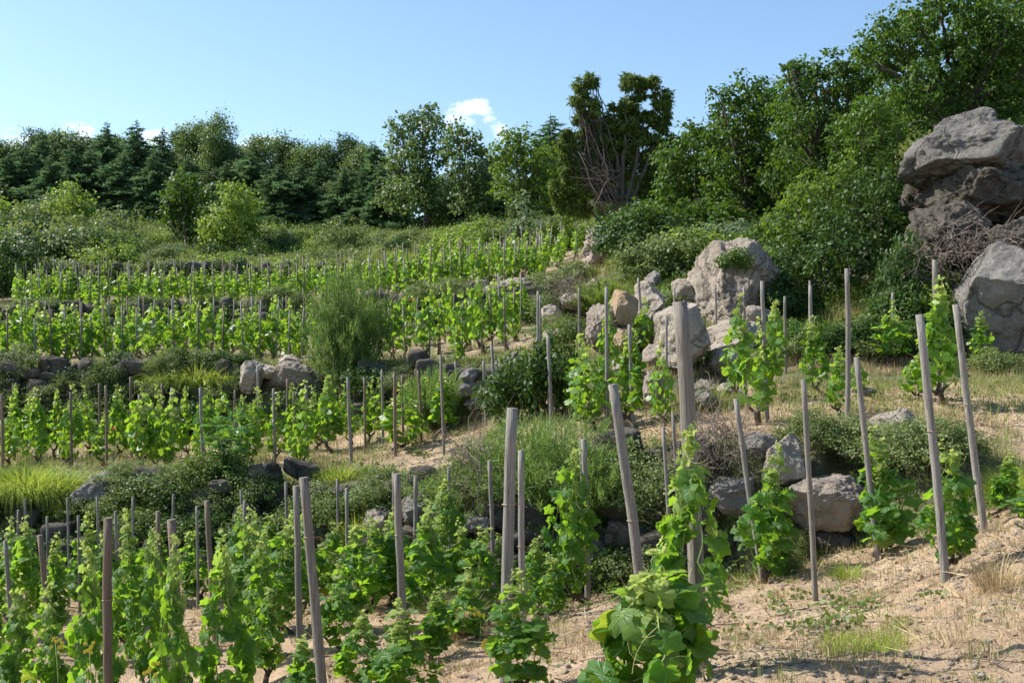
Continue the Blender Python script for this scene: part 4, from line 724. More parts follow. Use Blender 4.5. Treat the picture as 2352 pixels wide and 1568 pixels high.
def forest(kind, px, top, Y, noun, H0, ws=1.0, row='forest edge'):
    o_ = kind.get(); x, y, z = on(px, Y); h = Z_(top, Y) - z; o_.location = (x, y, z - .1); s_ = h / H0; o_.scale = (s_ * ws, s_ * ws, s_); o_.rotation_euler = (0, 0, rng.random() * 6.28); reg(o_, noun, 'tree', FG, row, px)
for px, top, Y in [(95, 288, 73), (245, 272, 72), (315, 268, 71), (375, 285, 72), (20, 345, 69), (60, 325, 70), (160, 330, 68), (205, 335, 68), (285, 340, 67), (350, 345, 66), (115, 350, 66), (430, 350, 67), (520, 365, 69), (575, 340, 70), (640, 370, 67), (690, 365, 67), (735, 355, 68), (790, 375, 66), (855, 315, 66), (870, 370, 64), (830, 385, 65),
                   (-40, 330, 70), (-120, 320, 72), (-210, 330, 70), (-300, 310, 74), (-400, 330, 70), (1265, 255, 66), (1300, 300, 68), (1040, 380, 66), (1135, 350, 66)]:
    forest(kC, px, top, Y, 'dark pointed conifer', 8.05, 1.25 if Y > 70 else 1.7)
for px, top, Y, ws in [(0, 320, 79, 1.2), (40, 322, 80, 1.2), (85, 296, 80, 1), (130, 295, 79, 1.1), (175, 310, 80, 1.1), (215, 312, 79, 1.1), (270, 306, 79, 1), (345, 322, 79, 1.1), (420, 292, 77, 1.1), (455, 278, 76, 1.0), (492, 254, 74, .75), (540, 328, 78, 1.0), (590, 308, 77, 1.), (635, 302, 78, .8), (668, 316, 78, .8), (712, 330, 76, 1.1),
                       (760, 322, 76, .9), (795, 308, 77, .9), (830, 330, 75, 1.), (880, 348, 73, 1.1), (510, 350, 73, 1.1), (560, 365, 72, 1.1), (930, 385, 70, 1.2), (1000, 400, 69, 1.2), (1080, 400, 69, 1.2), (1140, 400, 68, 1.2), (-80, 320, 79, 1.2), (-170, 310, 80, 1.2), (-270, 320, 79, 1.2), (-370, 310, 80, 1.2),
                       (1330, 400, 60, 1.1), (1400, 400, 62, 1.1), (1480, 400, 58, 1.2), (1190, 420, 62, 1.1), (1265, 420, 60, 1.1), (1440, 385, 50, .9), (1385, 400, 50, .8), (1520, 390, 48, .9), (620, 400, 68, 1.), (760, 410, 67, 1.)]:
    forest(kR, px, top, Y, 'dark rounded evergreen tree', 7.7, ws, 'forest edge')

# shrub prototypes
def shrub(seed, mat, n=9, lsize=.07, per=1.2, T=TD, name='shrub', flat=.8, r=.32, clump=.16):
    """about 1 m wide, 0.8 m high"""
    global rng
    keep = rng; rng = np.random.default_rng(seed); B = []
    for k in range(n): a_ = k * 2.4; rr = .38 * math.sqrt((k + .3) / n) ; B.append((math.cos(a_) * rr, math.sin(a_) * rr, .28 + .32 * (1 - (rr / .4) ** 2) * rng.random() + .1 * rng.random(), r * (.6 + .4 * rng.random())))
    e = empty(name, (0, 0, 0)); tm = MB()
    for b in B: tube(tm, curve((rng.normal() * .04, rng.normal() * .04, -.06), b[:3], 6, (0, 0, 0), .02), np.linspace(.014, .004, 6), 4, cap=False)
    obj('branches', tm.mesh('branches', 'dead_twig', True), e); cm = MB(); blob_leaves(cm, B, T, lsize, per, clump, .5, 1, .3, flat=flat); obj('foliage', cm.mesh('foliage', mat), e); rng = keep; return e
def broom(seed, mat, nst=200, L0=.9, blade=.09, bw=.05, twigs=14, name='broom_bush', spread=.55, jit=.02, den=1.0):
    """bush of fine upright green twigs, about 1 m high"""
    global rng
    keep = rng; rng = np.random.default_rng(seed); e = empty(name, (0, 0, 0)); tm = MB(); cm = MB(); T = T_needle(bw)
    for k in range(nst):
        a_ = rng.random() * 6.28; o_ = np.array([math.cos(a_), math.sin(a_), 0]); th = spread * rng.random() ** .6 * 1.5; tipv = o_ * math.sin(th) * L0 + np.array([0, 0, math.cos(th) * L0 * (.55 + .55 * rng.random())]); b_ = o_ * .10 * rng.random(); n = 8
        p = curve(b_, b_ + tipv, n, o_ * .05 + [0, 0, .05], jit); 
        if k % 3 == 0: tube(tm, p, np.linspace(.009, .002, n), 3, cap=False)
        cl_ = .5 + 1.0 * rng.random(); m_ = int(twigs * 6 * den * cl_); tt = rng.random(m_) ** .55 * .98; ix = tt * (n - 1); i0 = ix.astype(int); f_ = (ix - i0)[:, None]; pos = p[i0] * (1 - f_) + p[i0 + 1] * f_ + rng.normal(size=(m_, 3)) * .022; d = unit(p[-1] - p[0]) * 1.3 + rng.normal(size=(m_, 3)) * .5 + [0, 0, .35]
        leaves(cm, T, pos, rdir(m_), d, blade * (.6 + .8 * rng.random(m_)), np.clip(rng.random() * .5 + rng.random(m_) * .5, 0, 1))
    obj('branches', tm.mesh('branches', 'dead_twig', True), e); obj('foliage', cm.mesh('foliage', mat), e); rng = keep; return e
def tussock(seed, mat, n=900, L0=.5, w_=.012, name='grass_tussock', r0=.35, lean=1.0):
    global rng
    keep = rng; rng = np.random.default_rng(seed); mb = MB(); a_ = rng.random(n) * 6.28; rr = r0 * np.sqrt(rng.random(n)); o_ = np.stack([np.cos(a_), np.sin(a_), 0 * a_], 1); b = o_ * rr[:, None]
    th = lean * (.25 + .75 * rr / r0) * (.5 + .7 * rng.random(n)); L_ = L0 * (.5 + .6 * rng.random(n)); up = np.array([0, 0, 1.]); V = []; s_ = np.cross(o_, up) + rng.normal(size=(n, 3)) * .3; s_[:, 2] = 0; s_ = unit(s_) * (w_ / 2)
    d0 = o_ * np.sin(th * .5)[:, None] + up * np.cos(th * .5)[:, None]; d1 = o_ * np.sin(th * 1.4)[:, None] + up * np.cos(th * 1.4)[:, None]; d0 += rng.normal(size=(n, 3)) * .12
    p1 = b + d0 * (L_ * .5)[:, None]; p2 = p1 + d1 * (L_ * .5)[:, None]; Vv = np.stack([b - s_, b + s_, p1 + s_ * .8, p1 - s_ * .8, p2], 1); r_ = rng.random(n); lv = np.zeros((n, 5, 3)); lv[:, :, 2] = r_[:, None]
    off = (np.arange(n) * 5)[:, None, None]; mb.add(Vv.reshape(-1, 3), [(np.array([[0, 1, 2, 3]])[None] + off).reshape(-1, 4), (np.array([[3, 2, 4]])[None] + off).reshape(-1, 3)], lv.reshape(-1, 3)); rng = keep
    return obj(name, mb.mesh(name, mat))
def put(o_, px, Y, sc, label, cat, group=None, rz=None, sink=0.0, z=None):
    x, y, zz_ = on(px, Y); o_.location = (x, y, (zz_ if z is None else z) - sink); o_.scale = (sc,) * 3 if np.isscalar(sc) else sc; o_.rotation_euler = (0, 0, rng.random() * 6.28 if rz is None else rz); tag(o_, label, cat, group); return o_

# named bushes
put(broom(61, 'feathery_leaf', 150, 1.0, .075, .075, 22, name='feathery_bush', spread=.42, jit=.05), 800, 20.6, (1.25, 1.1, 2.35), 'tall feathery grey-green bush between second and third terraces', 'bush', sink=.15)
put(broom(62, 'broom_leaf', 420, .95, .07, .065, 15, spread=.72, name='broom_bush'), 1255, 11.9, (1.35, .85, 1.25), 'big round broom bush on the bank in centre foreground', 'bush', sink=.32)
put(broom(63, 'broom_leaf', 260, .9, .07, .065, 14, spread=.7, name='broom_bush'), 1125, 12.1, (.95, .75, .9), 'smaller broom bush left of the round broom bush', 'bush', sink=.15)
put(broom(67, 'broom_leaf', 260, .9, .07, .065, 14, spread=.7, name='broom_bush'), 1385, 11.7, (.95, .75, 1.05), 'broom bush on right flank of the round broom bush', 'bush', sink=.2)
put(broom(64, 'broom_leaf', 260, .95, .09, .06, 12, spread=.5), 1010, 17.8, (.9, .8, 1.05), 'light green broom above the broken dry wall', 'bush', sink=.1)
put(broom(65, 'scrub_light_leaf', 220, .95, .09, .08, 12, spread=.7), 1390, 23.6, (.95, .8, .8), 'bright green cushion bush left of the golden rock', 'bush', sink=.1)
put(shrub(66, 'ivy_leaf', 11, .06, 1.6), 1262, 15.6, (1.2, .9, 1.5), 'dark ivy bush on the wall left of slim stakes', 'bush')
put(shrub(68, 'ivy_leaf', 11, .06, 1.6), 1185, 16.0, (1.1, .8, 1.1), 'dark creeping bush right of the broken dry wall', 'bush')
# twin cone bush on scrub slope
CB = [(400, 500, 28), (432, 518, 32), (462, 540, 30), (400, 470, 26), (420, 425, 28), (405, 450, 28), (440, 455, 32), (410, 480, 26), (450, 490, 32)]; CB2 = [(545, 432, 22), (530, 455, 30), (565, 460, 28), (545, 490, 38), (515, 500, 32), (570, 505, 28), (530, 535, 42), (490, 520, 32), (565, 540, 30), (500, 550, 30)]; CB3 = [(490, 445, 24), (500, 475, 26), (475, 470, 24), (490, 500, 30), (470, 520, 26)]
tree_px('round_bush', 'dark round bush left half of the cone bush group', 'bush', CB, 52, 425, 'oak_leaf', .15, .06, T=TD, per=1.4, two=False, foot=50)
tree_px('cone_bush', 'bright yellow-green cone bush on the scrub slope', 'bush', CB2, 49, 535, 'scrub_light_leaf', .14, .08, T=TD, per=1.2, two=False)
tree_px('round_bush', 'mid green bush between the dark and bright bushes', 'bush', CB3, 50.5, 490, 'oak_leaf', .14, .08, T=TD, per=1.1, two=False)
tree_px('tall_bush', 'yellow-topped tall bush on left of scrub slope', 'bush', [(150, 440, 25), (165, 455, 30), (125, 470, 22), (200, 475, 26), (160, 490, 34), (185, 510, 30), (210, 500, 20), (175, 530, 28)], 54, 165, 'scrub_light_leaf', .15, .08, T=TD, per=1.0, two=False)
tree_px('sapling', 'young ash sapling standing behind top terrace vines', 'tree', [(1200, 458, 16), (1195, 480, 22), (1215, 490, 18), (1185, 508, 20), (1210, 520, 20), (1195, 540, 20)], 44.5, 1198, 'silver_leaf', .17, .05, T=TO, per=.8, two=False)
tree_px('sapling', 'round leafy sapling left of the juniper foot', 'tree', [(1292, 495, 20), (1275, 510, 18), (1310, 512, 18), (1290, 530, 24), (1312, 540, 16)], 43, 1292, 'oak_leaf_light', .14, .04, T=TO, per=.9, two=False)
put(tussock(71, 'green_grass', 3800, .66, .012, r0=.75, lean=1.9), 455, 21.75, (1.15, .7, .85), 'bright long-bladed grass mound capping the dark wall', 'grass', rz=0, sink=-.02)
put(tussock(72, 'green_grass', 4200, .6, .010, r0=.7, lean=1.9), 62, 14.55, (1.15, .8, .95), 'bright yellow-green grass mound at left edge', 'grass', rz=0, sink=.05)
put(tussock(73, 'green_grass', 1500, .5, .010, r0=.4, lean=1.3), 165, 14.3, (.8, .7, .9), 'smaller grass clump right of the left edge grass mound', 'grass', rz=0, sink=.1)
put(tussock(74, 'green_grass', 700, .55, .009, r0=.2, lean=1.0), 820, 12.6, .8, 'upright pale grass clump behind the long pale stake', 'grass')
put(tussock(75, 'dry_grass', 600, .5, .007, r0=.16, lean=.9), 1040, 8.7, .8, 'straw-coloured grass clump between centre vines', 'grass')
put(tussock(76, 'green_grass', 900, .45, .008, r0=.3, lean=1.2), 2335, 9.4, .8, 'fresh grass clump at right edge beside the leaning stake', 'grass')
put(tussock(77, 'green_grass', 500, .3, .010, r0=.25, lean=1.3), 780, 13.6, .9, 'pale grass clump hanging over the rough bank', 'grass')
put(tussock(78, 'meadow_grass', 900, .45, .01, r0=.28, lean=1.2), 1640, 14.2, (1, 1, .9), 'small grey-green grass tuft between brown and pale stones', 'grass')
put(shrub(79, 'broom_leaf', 6, .03, 1.0, T=T_needle(.12), name='seedling'), 2002, 7.45, (.26, .2, .14), 'small green seedling mat on the open sandy soil', 'plant', z=None)
put(tussock(80, 'green_grass', 160, .16, .006, r0=.12, lean=1.2), 1945, 9.0, 1.1, 'little grass tuft at foot of the leaning stake', 'grass')
put(tussock(81, 'dry_grass', 200, .2, .004, r0=.1, lean=1.1), 2290, 6.3, 1.2, 'wiry dead weed right of the gnarled vine', 'weed')
# compound-leaved sapling in front of second terrace
e = empty('sapling_shrub', on(515, 13.8)); tm = MB(); cm = MB()
for k in range(16):
    a_ = rng.random() * 6.28; tip_ = np.array([math.cos(a_) * .35 * rng.random(), math.sin(a_) * .25 * rng.random(), .55 + .5 * rng.random()]); p = curve((0, 0, -.05), tip_, 8, (0, 0, 0), .01); tube(tm, p, np.linspace(.009, .003, 8), 4, cap=False)
    for s_ in range(7):
        b_ = p[min(7, 2 + s_)]; d = unit(np.array([rng.normal(), rng.normal(), .25])); L_ = .16 + .1 * rng.random(); q_ = np.linspace(.15, 1, 9); side = unit(np.cross(d, [0, 0, 1])); pos = b_ + d * (q_ * L_)[:, None]; tube(tm, np.array([b_, b_ + d * L_]), .002, 3, cap=False)
        for sg in (1, -1): leaves(cm, T_oval(.3), pos, np.tile([0, 0, 1.], (9, 1)) + rng.normal(size=(9, 3)) * .15, side * sg + d * .25 + np.zeros((9, 3)), .05)
obj('stems', tm.mesh('stems', 'green_stem', True), e); obj('foliage', cm.mesh('foliage', 'sapling_leaf'), e); tag(e, 'leafy sapling with feathery compound leaves in front of second terrace', 'shrub')

# many copies of a few shrubs
kinds = {'olive scrub bush': Kind([shrub(31, 'scrub_leaf', 10, .045, 1.9, clump=.13), shrub(32, 'scrub_leaf', 8, .042, 1.8, clump=.12)]), 'bright green scrub bush': Kind([shrub(33, 'scrub_light_leaf', 10, .045, 1.9, clump=.13), shrub(36, 'scrub_light_leaf', 8, .042, 1.8, clump=.12)]),
         'dark green scrub bush': Kind([shrub(34, 'ivy_leaf', 11, .042, 2.1, clump=.13), shrub(37, 'oak_leaf', 9, .042, 2.0, clump=.12)]), 'silvery scrub bush': Kind([shrub(35, 'silver_leaf', 9, .04, 1.8, clump=.12)])}
KN = list(kinds)
def put_k(noun, px, Y, sc, row, group, sink=.1):
    o_ = kinds[noun].get(); x, y, z = on(px, Y); o_.location = (x, y, z - sink * sc[2]); o_.scale = sc; o_.rotation_euler = (0, 0, rng.random() * 6.28); reg(o_, noun, 'bush', group, row, px)
r2 = np.random.default_rng(5)
for row, Y0, Y1, n in (('lower scrub slope', 42, 49, 30), ('middle scrub slope', 49, 57, 28), ('upper scrub slope', 57, 68, 26)):
    for k in range(n):
        px = -40 + 1330 * (k + r2.random()) / n; Y = Y0 + (Y1 - Y0) * r2.random(); s_ = (1.3 + 1.5 * r2.random() ** 1.5) * (1.25 if px < 330 else .8)
        if px > 950 and Y > 52: s_ *= .7
        noun = KN[r2.choice(4, p=[.34, .22, .34, .10] if px < 500 else [.38, .3, .22, .10])]; put_k(noun, px, Y, (s_ * 1.15, s_, s_ * (.75 + .4 * r2.random())), row, 'bushes on the scrub slope', .12)
kinds2 = {'low bramble bush': Kind([shrub(41, 'bank_leaf', 9, .045, 1.8, r=.34, clump=.18), shrub(42, 'bank_leaf', 10, .04, 1.8, clump=.18)]), 'dark bramble bush': Kind([shrub(43, 'ivy_leaf', 9, .045, 1.7)]), 'mossy cushion bush': Kind([shrub(44, 'scrub_leaf', 10, .03, 2.2, T=TD, clump=.13)])}
kinds.update(kinds2); KB = list(kinds2)
for px, Y, sx, sz, nn_ in [(225, 14.1, .8, .45, 2), (270, 13.8, .7, .5, 0), (305, 14.1, .8, .55, 2), (350, 13.9, .9, .6, 0), (400, 14.1, .7, .45, 2), (425, 13.7, .9, .6, 1), (470, 13.9, .8, .7, 0), (505, 13.6, .7, .5, 2), (545, 13.9, .9, .65, 0), (585, 13.6, .8, .6, 0), (615, 13.7, .7, .5, 2), (650, 13.3, .7, .45, 0), (250, 13.4, .8, .55, 1), (330, 13.35, .7, .5, 0), (380, 13.3, .8, .55, 1), (440, 13.25, .7, .5, 0), (490, 13.2, .9, .6, 1), (560, 13.1, .8, .5, 0), (610, 13.0, .9, .6, 1), (20, 13.6, 1.2, .8, 1), (120, 13.5, 1.0, .6, 1),
                        (700, 13.2, .8, .6, 0), (745, 13.3, .7, .5, 2), (800, 12.9, .8, .5, 0), (1010, 12.3, .8, .5, 0), (910, 12.5, .7, .5, 1), (870, 12.9, .9, .7, 2), (960, 12.6, .7, .5, 2), (1480, 11.4, 1.1, .9, 2), (1530, 11.2, 1.0, .9, 2), (1580, 11.2, .9, .8, 2), (1500, 10.8, .8, .6, 2), (1440, 11.0, .8, .6, 1), (1880, 11.1, .75, .6, 2), (1940, 11.2, .8, .6, 2), (2020, 10.9, .9, .6, 2), (2075, 10.6, 1.0, .7, 2), (2130, 10.5, .9, .65, 2), (2190, 10.6, .8, .55, 2),
                        (1820, 10.45, .45, .5, 2), (1800, 9.9, .4, .5, 2), (1290, 10.9, 1.0, .6, 1), (1210, 11.0, .9, .5, 1)]:
    put_k(KB[nn_], px, Y, (sx, sx * .8, sz), 'bank behind lowest terrace', 'bushes along the banks', .1)
for px, Y, sx, sz, nn_ in [(30, 21.2, 1.2, .6, 0), (120, 21.5, 1.1, .5, 2), (200, 21.2, 1.2, .6, 0), (265, 21.4, 1.3, .7, 0), (330, 21.0, 1.3, .9, 0), (380, 20.8, 1.1, 1.0, 1), (440, 20.8, 1.3, 1.1, 1), (510, 20.8, 1.2, 1.0, 1), (560, 20.6, .8, .7, 0), (700, 20.6, 1.2, .9, 1), (760, 20.2, 1.4, 1.0, 1), (850, 20.0, 1.4, .9, 1), (920, 19.6, .9, .7, 2), (1080, 18.5, .9, .6, 0), (1130, 18.2, .8, .6, 0)]:
    put_k(KB[nn_], px, Y, (sx, sx * .8, sz), 'bank behind second terrace', 'bushes along the banks', .1)
for q_ in range(44):
    px = -60 + 640 * (q_ + r2.random() * .8) / 44; put_k(KB[int(r2.integers(3))], px, float(np.interp(px, PXS, TY[:, 7])) + .1 - .9 * r2.random(), (.6 + .6 * r2.random(), .5, .45 + .45 * r2.random()), 'bank behind second terrace', 'bushes along the banks', .15)
for q_ in range(22):
    px = -60 + 760 * (q_ + r2.random() * .8) / 22; put_k(KB[int(r2.integers(3))], px, float(np.interp(px, PXS, TY[:, 10])) + .1 - .4 * r2.random(), (.6 + .6 * r2.random(), .5, .35 + .35 * r2.random()), 'bank behind third terrace', 'bushes along the banks', .15)
for q_ in range(18):
    px = -60 + 760 * (q_ + r2.random() * .8) / 18; put_k(KB[int(r2.integers(3))], px, float(np.interp(px, PXS, TY[:, 13])) + .1 - .4 * r2.random(), (1.0 + .9 * r2.random(), .7, .5 + .6 * r2.random()), 'top edge of top terrace', 'bushes along the banks', .15)
for px, Y, sx, sz, nn_ in [(905, 29, 1.5, .9, 0), (980, 28.7, 1.5, .9, 0), (1050, 28.4, 1.4, .8, 2), (1210, 26, 1.2, .8, 2), (1290, 24.5, 1.5, 1.1, 0), (1270, 21.5, 1.1, .8, 2), (1320, 20, 1.1, .8, 0), (1250, 28, 1.5, .8, 2), (1330, 28.5, 1.4, .8, 0), (100, 31.6, 1.4, .6, 2), (350, 31.5, 1.2, .6, 0), (520, 31.5, 1.4, .7, 1), (640, 31.2, 1.4, .8, 0), (20, 39.5, 3.0, 2.8, 1), (-30, 36, 2.5, 2.8, 1), (420, 31.5, 1, .6, 1)]:
    put_k(KB[nn_], px, Y, (sx, sx * .8, sz), 'bank behind third terrace', 'bushes along the banks', .1)
for px, Y, sx, sz, nn in [(1790, 18.4, 1.2, .7, 'dark green scrub bush'), (1835, 17.6, .9, .6, 'olive scrub bush'), (1880, 18.0, 1.3, .9, 'dark green scrub bush'), (1930, 17.3, 1.0, .7, 'dark green scrub bush'), (1975, 17.4, 1.1, .8, 'dark green scrub bush'), (2020, 17.0, .9, .5, 'olive scrub bush'), (2065, 17.2, 1.1, .9, 'dark green scrub bush'), (2110, 16.9, .9, .7, 'dark green scrub bush'), (1745, 17.8, .8, .5, 'olive scrub bush'), (1500, 25.5, 2.2, 1.6, 'olive scrub bush'), (1550, 26, 2.2, 1.8, 'olive scrub bush'), (1600, 26, 2.2, 1.9, 'bright green scrub bush'), (1480, 28, 2.4, 2.0, 'dark green scrub bush'), (1540, 29, 3.0, 2.4, 'dark green scrub bush'), (1440, 30.5, 2.0, 2.0, 'dark green scrub bush'), (1680, 21.0, .7, .8, 'bright green scrub bush'), (1690, 27, 2.0, 1.3, 'silvery scrub bush'),
                         (1560, 21.5, 1.4, 1.0, 'olive scrub bush'), (1790, 20.2, 1.5, 1.3, 'dark green scrub bush'), (1840, 18.6, 1.1, .9, 'dark green scrub bush'), (1750, 19.2, .9, .8, 'olive scrub bush'), (2080, 18, 1.4, 1.3, 'dark green scrub bush'), (2130, 19, 1.5, 1.2, 'olive scrub bush'), (2180, 24, 2.5, 1.6, 'dark green scrub bush'), (2000, 17.6, 1.1, .8, 'olive scrub bush'),
                         (2105, 17.7, 1.3, 1.7, 'dark green scrub bush'), (2085, 18.3, 1.2, 2.3, 'dark green scrub bush'), (2160, 17.4, 1.2, 1.0, 'dark green scrub bush'), (2300, 17.9, 1.3, .7, 'olive scrub bush'), (2110, 20.5, 1.6, 1.3, 'dark green scrub bush'), (2150, 18.2, 1.2, 1.0, 'dark green scrub bush'), (2230, 19.3, 1.3, .8, 'dark green scrub bush'), (2170, 19.6, 1.3, 1.0, 'dark green scrub bush'), (2070, 21.5, 1.8, 1.6, 'dark green scrub bush'), (2330, 18.2, 1.2, .8, 'dark green scrub bush'), (1420, 33.5, 1.6, 1.2, 'bright green scrub bush'), (1350, 44, 2.2, 1.6, 'bright green scrub bush'), (2290, 16, .9, .6, 'olive scrub bush'), (1780, 25, 1.8, 1.6, 'bright green scrub bush'), (1640, 29, 2.4, 2.0, 'dark green scrub bush'), (1820, 23.5, 2.2, 2.0, 'dark green scrub bush'), (1900, 21.8, 1.8, 1.6, 'dark green scrub bush')]:
    put_k(nn, px, Y, (sx, sx * .8, sz), 'right-hand hill', 'bushes on the right hill', .12)
kinds_all = kinds
for k_ in list(kinds.values()) + [kC, kR]: k_.drop_unused()
# rock-top bush sits on the granite
put(shrub(88, 'oak_leaf', 9, .06, 1.5), 1686, 19.4, (.62, .5, .62), 'small bush growing in a cleft of the big round granite', 'bush', z=Z_(628, 19.4))

# dead brush on the right slope
def brush(px0, px1, py0, py1, Y, n, label, r=.008):
    base = np.array(on((px0 + px1) / 2, Y)); mb = MB()
    for k in range(n):
        a_ = np.array(W(px0 + (px1 - px0) * rng.random(), py0 + (py1 - py0) * rng.random(), Y + rng.normal() * .3)); d = rdir(1, -.3)[0] * (.2 + .5 * rng.random()); tube(mb, curve(a_, a_ + d, 6, rng.normal(size=3) * .1, .015) - base, np.linspace(r, r * .3, 6), 3, cap=False)
    e_ = obj('dead_brush', mb.mesh('dead_brush', 'dead_twig', True)); e_.location = base; return tag(e_, label, 'dead brush')
brush(2150, 2330, 520, 590, 18.0, 200, 'thin dead roots hanging over the dark rock')
brush(2080, 2180, 580, 700, 18.3, 220, 'dry brown brush left of the smooth grey rock')
brush(1600, 1700, 480, 560, 29.5, 350, 'brown leafless bush under the middle oak')
brush(1270, 1400, 640, 760, 24.0, 600, 'grey dry brush on slope left of the golden rock', .008)
brush(1580, 1700, 980, 1080, 11.3, 350, 'pale dry twig heap behind thickest stake', .005)
brush(1040, 1150, 1020, 1140, 12.0, 350, 'reddish dry stalks above centre bank', .004)

# ------------------------------------------------------------------ ground cover ('stuff')
def scatter(n, px0, px1, Y0, Y1, s0=None, s1=None, dens=None):
    Y = np.sqrt(Y0 ** 2 + (Y1 ** 2 - Y0 ** 2) * rng.random(n)); px = px0 + (px1 - px0) * rng.random(n); X = (px - CX) / F * Y; z, s_ = ground(X, Y, True); k = np.ones(n, bool)
    if s0 is not None: k &= (s_ >= s0) & (s_ <= s1)
    if dens is not None: k &= (fbm(np.stack([X, Y, X * 0], 1) * dens[0], 3, dens[1]) > dens[2])
    return np.stack([X, Y, z], 1)[k]
def grass_stuff(name, label, P_, nb, L0, w_, mat, lean=.8, r0=.08):
    n = len(P_) * nb; b = np.repeat(P_, nb, 0); a_ = rng.random(n) * 6.28; o_ = np.stack([np.cos(a_), np.sin(a_), 0 * a_], 1); b = b + o_ * (r0 * rng.random(n))[:, None] - [0, 0, .01]
    sc_ = np.repeat(.5 + .9 * rng.random(len(P_)), nb); L_ = L0 * sc_ * (.5 + .6 * rng.random(n)); th = lean * rng.random(n); up = np.array([0, 0, 1.]); s_ = unit(np.cross(o_, up) + rng.normal(size=(n, 3)) * .5) * (w_ / 2)[:, None] if not np.isscalar(w_) else unit(np.cross(o_, up) + rng.normal(size=(n, 3)) * .5) * (w_ / 2)
    p1 = b + (o_ * np.sin(th * .6)[:, None] + up * np.cos(th * .6)[:, None]) * (L_ * .5)[:, None]; p2 = p1 + (o_ * np.sin(th * 1.4)[:, None] + up * np.cos(th * 1.4)[:, None]) * (L_ * .5)[:, None]
    V_ = np.stack([b - s_, b + s_, p1 + s_ * .7, p1 - s_ * .7, p2], 1); lv = np.zeros((n, 5, 3)); lv[:, :, 2] = np.clip(np.repeat(rng.random(len(P_)) * .6, nb) + .4 * rng.random(n), 0, 1)[:, None]; off = (np.arange(n) * 5)[:, None, None]
    mb = MB(); mb.add(V_.reshape(-1, 3), [(np.array([[0, 1, 2, 3]])[None] + off).reshape(-1, 4), (np.array([[3, 2, 4]])[None] + off).reshape(-1, 3)], lv.reshape(-1, 3)); tag(obj(name, mb.mesh(name, mat)), label, kind='stuff')
PA = scatter(6500, -200, 2500, 4, 12.5, .6, 3.0, (1.1, 3, -.05)); grass_stuff('dry_grass', 'straw-coloured dry grass scattered on the lowest terrace', PA, 14, .09, .004, 'dry_grass', 1.2)
PA = scatter(1500, -200, 2500, 4, 12.5, .6, 3.0, (.9, 8, .25)); grass_stuff('grass', 'short green grass and weeds on the lowest terrace', PA, 12, .09, .005, 'meadow_grass', 1.1)
PA = np.array([on(1900 + 170 * rng.random(), 5.2 + .9 * rng.random()) for k in range(160)]); grass_stuff('grass', 'thin patch of yellow-green grass on the lower right soil', PA, 14, .08, .004, 'green_grass', 1.0)
for s0, s1, Y0, Y1, nm in ((4.0, 6.1, 11, 21, 'second'), (7.0, 9.1, 18, 31, 'third'), (10.0, 12.1, 27, 46, 'top')):
    PA = scatter(5200, -150, 2500 if nm == 'second' else 1450, Y0, Y1, s0, s1, (.9, 3, -.05)); grass_stuff('dry_grass', 'pale dry grass covering the %s terrace soil' % nm, PA, 11, .16, .008, 'dry_grass', 1.2, .12)
    PA = scatter(4200, -150, 2500 if nm == 'second' else 1450, Y0, Y1, s0, s1, (.8, 9, .05)); grass_stuff('grass', 'green weeds growing between the %s terrace vines' % nm, PA, 11, .16, .009, 'meadow_grass', 1.1, .12)
PA = scatter(2600, -150, 2450, 12, 22, 4.0, 6.1, (.6, 19, 0)); grass_stuff('grass', 'taller tufts of pale grass on the second terrace', PA, 14, .24, .008, 'meadow_grass', 1.1, .1)
def banks(n, a_, b_, Y0, Y1, x1=2450):
    return scatter(n, -150, x1, Y0, Y1, a_, b_)
grass_stuff('grass', 'rough grass hanging over the lowest bank', banks(9000, 2.9, 4.3, 9, 15.5), 9, .2, .007, 'meadow_grass', 1.3, .1)
grass_stuff('grass', 'rough grass along the second bank', banks(9000, 5.9, 7.3, 15, 23, 1450), 9, .22, .009, 'meadow_grass', 1.3, .1)
grass_stuff('grass', 'rough grass at the foot of the right hillside', scatter(4000, 1440, 2450, 15.5, 20, 6.2, 8.2), 10, .15, .008, 'dry_grass', 1.3, .12)
grass_stuff('grass', 'rough grass along the third bank', banks(7000, 8.95, 10.3, 24, 34, 1450), 9, .25, .013, 'meadow_grass', 1.3, .12)
grass_stuff('meadow_grass', 'tall meadow grass over the scrub slope', scatter(26000, -150, 1480, 39, 70, 11.9, 16.2), 9, .42, .03, 'meadow_grass', 1.2, .25)
grass_stuff('meadow_grass', 'green grass on the right hillside between rocks', scatter(16000, 1400, 2460, 17, 36, 6.9, 13), 10, .30, .014, 'meadow_grass', 1.3, .15)
# leafy herbs among the meadow grass
def herbs(name, label, P_, mat, lsize, n, h, T=TD):
    mb = MB(); pos = np.repeat(P_, n, 0) + rng.normal(size=(len(P_) * n, 3)) * np.array([h * .7, h * .7, h * .45]); pos[:, 2] = np.maximum(pos[:, 2], np.repeat(P_[:, 2], n)) + h * .35
    leaves(mb, T, pos, rdir(len(pos), .9), rdir(len(pos)), lsize * (.6 + .8 * rng.random(len(pos))), np.clip(np.repeat(rng.random(len(P_)) * .6, n) + .4 * rng.random(len(pos)), 0, 1)); tag(obj(name, mb.mesh(name, mat)), label, kind='stuff')
herbs('undergrowth', 'mixed leafy undergrowth over the scrub slope', scatter(5200, -150, 1450, 39, 68, 12.0, 16.1, (.25, 4, -.3)), 'scrub_leaf', .10, 30, .38)
herbs('undergrowth', 'bright leafy herbs in patches on the scrub slope', scatter(3000, -150, 1450, 40, 66, 12.2, 15.8, (.3, 14, .05)), 'scrub_light_leaf', .10, 26, .35)
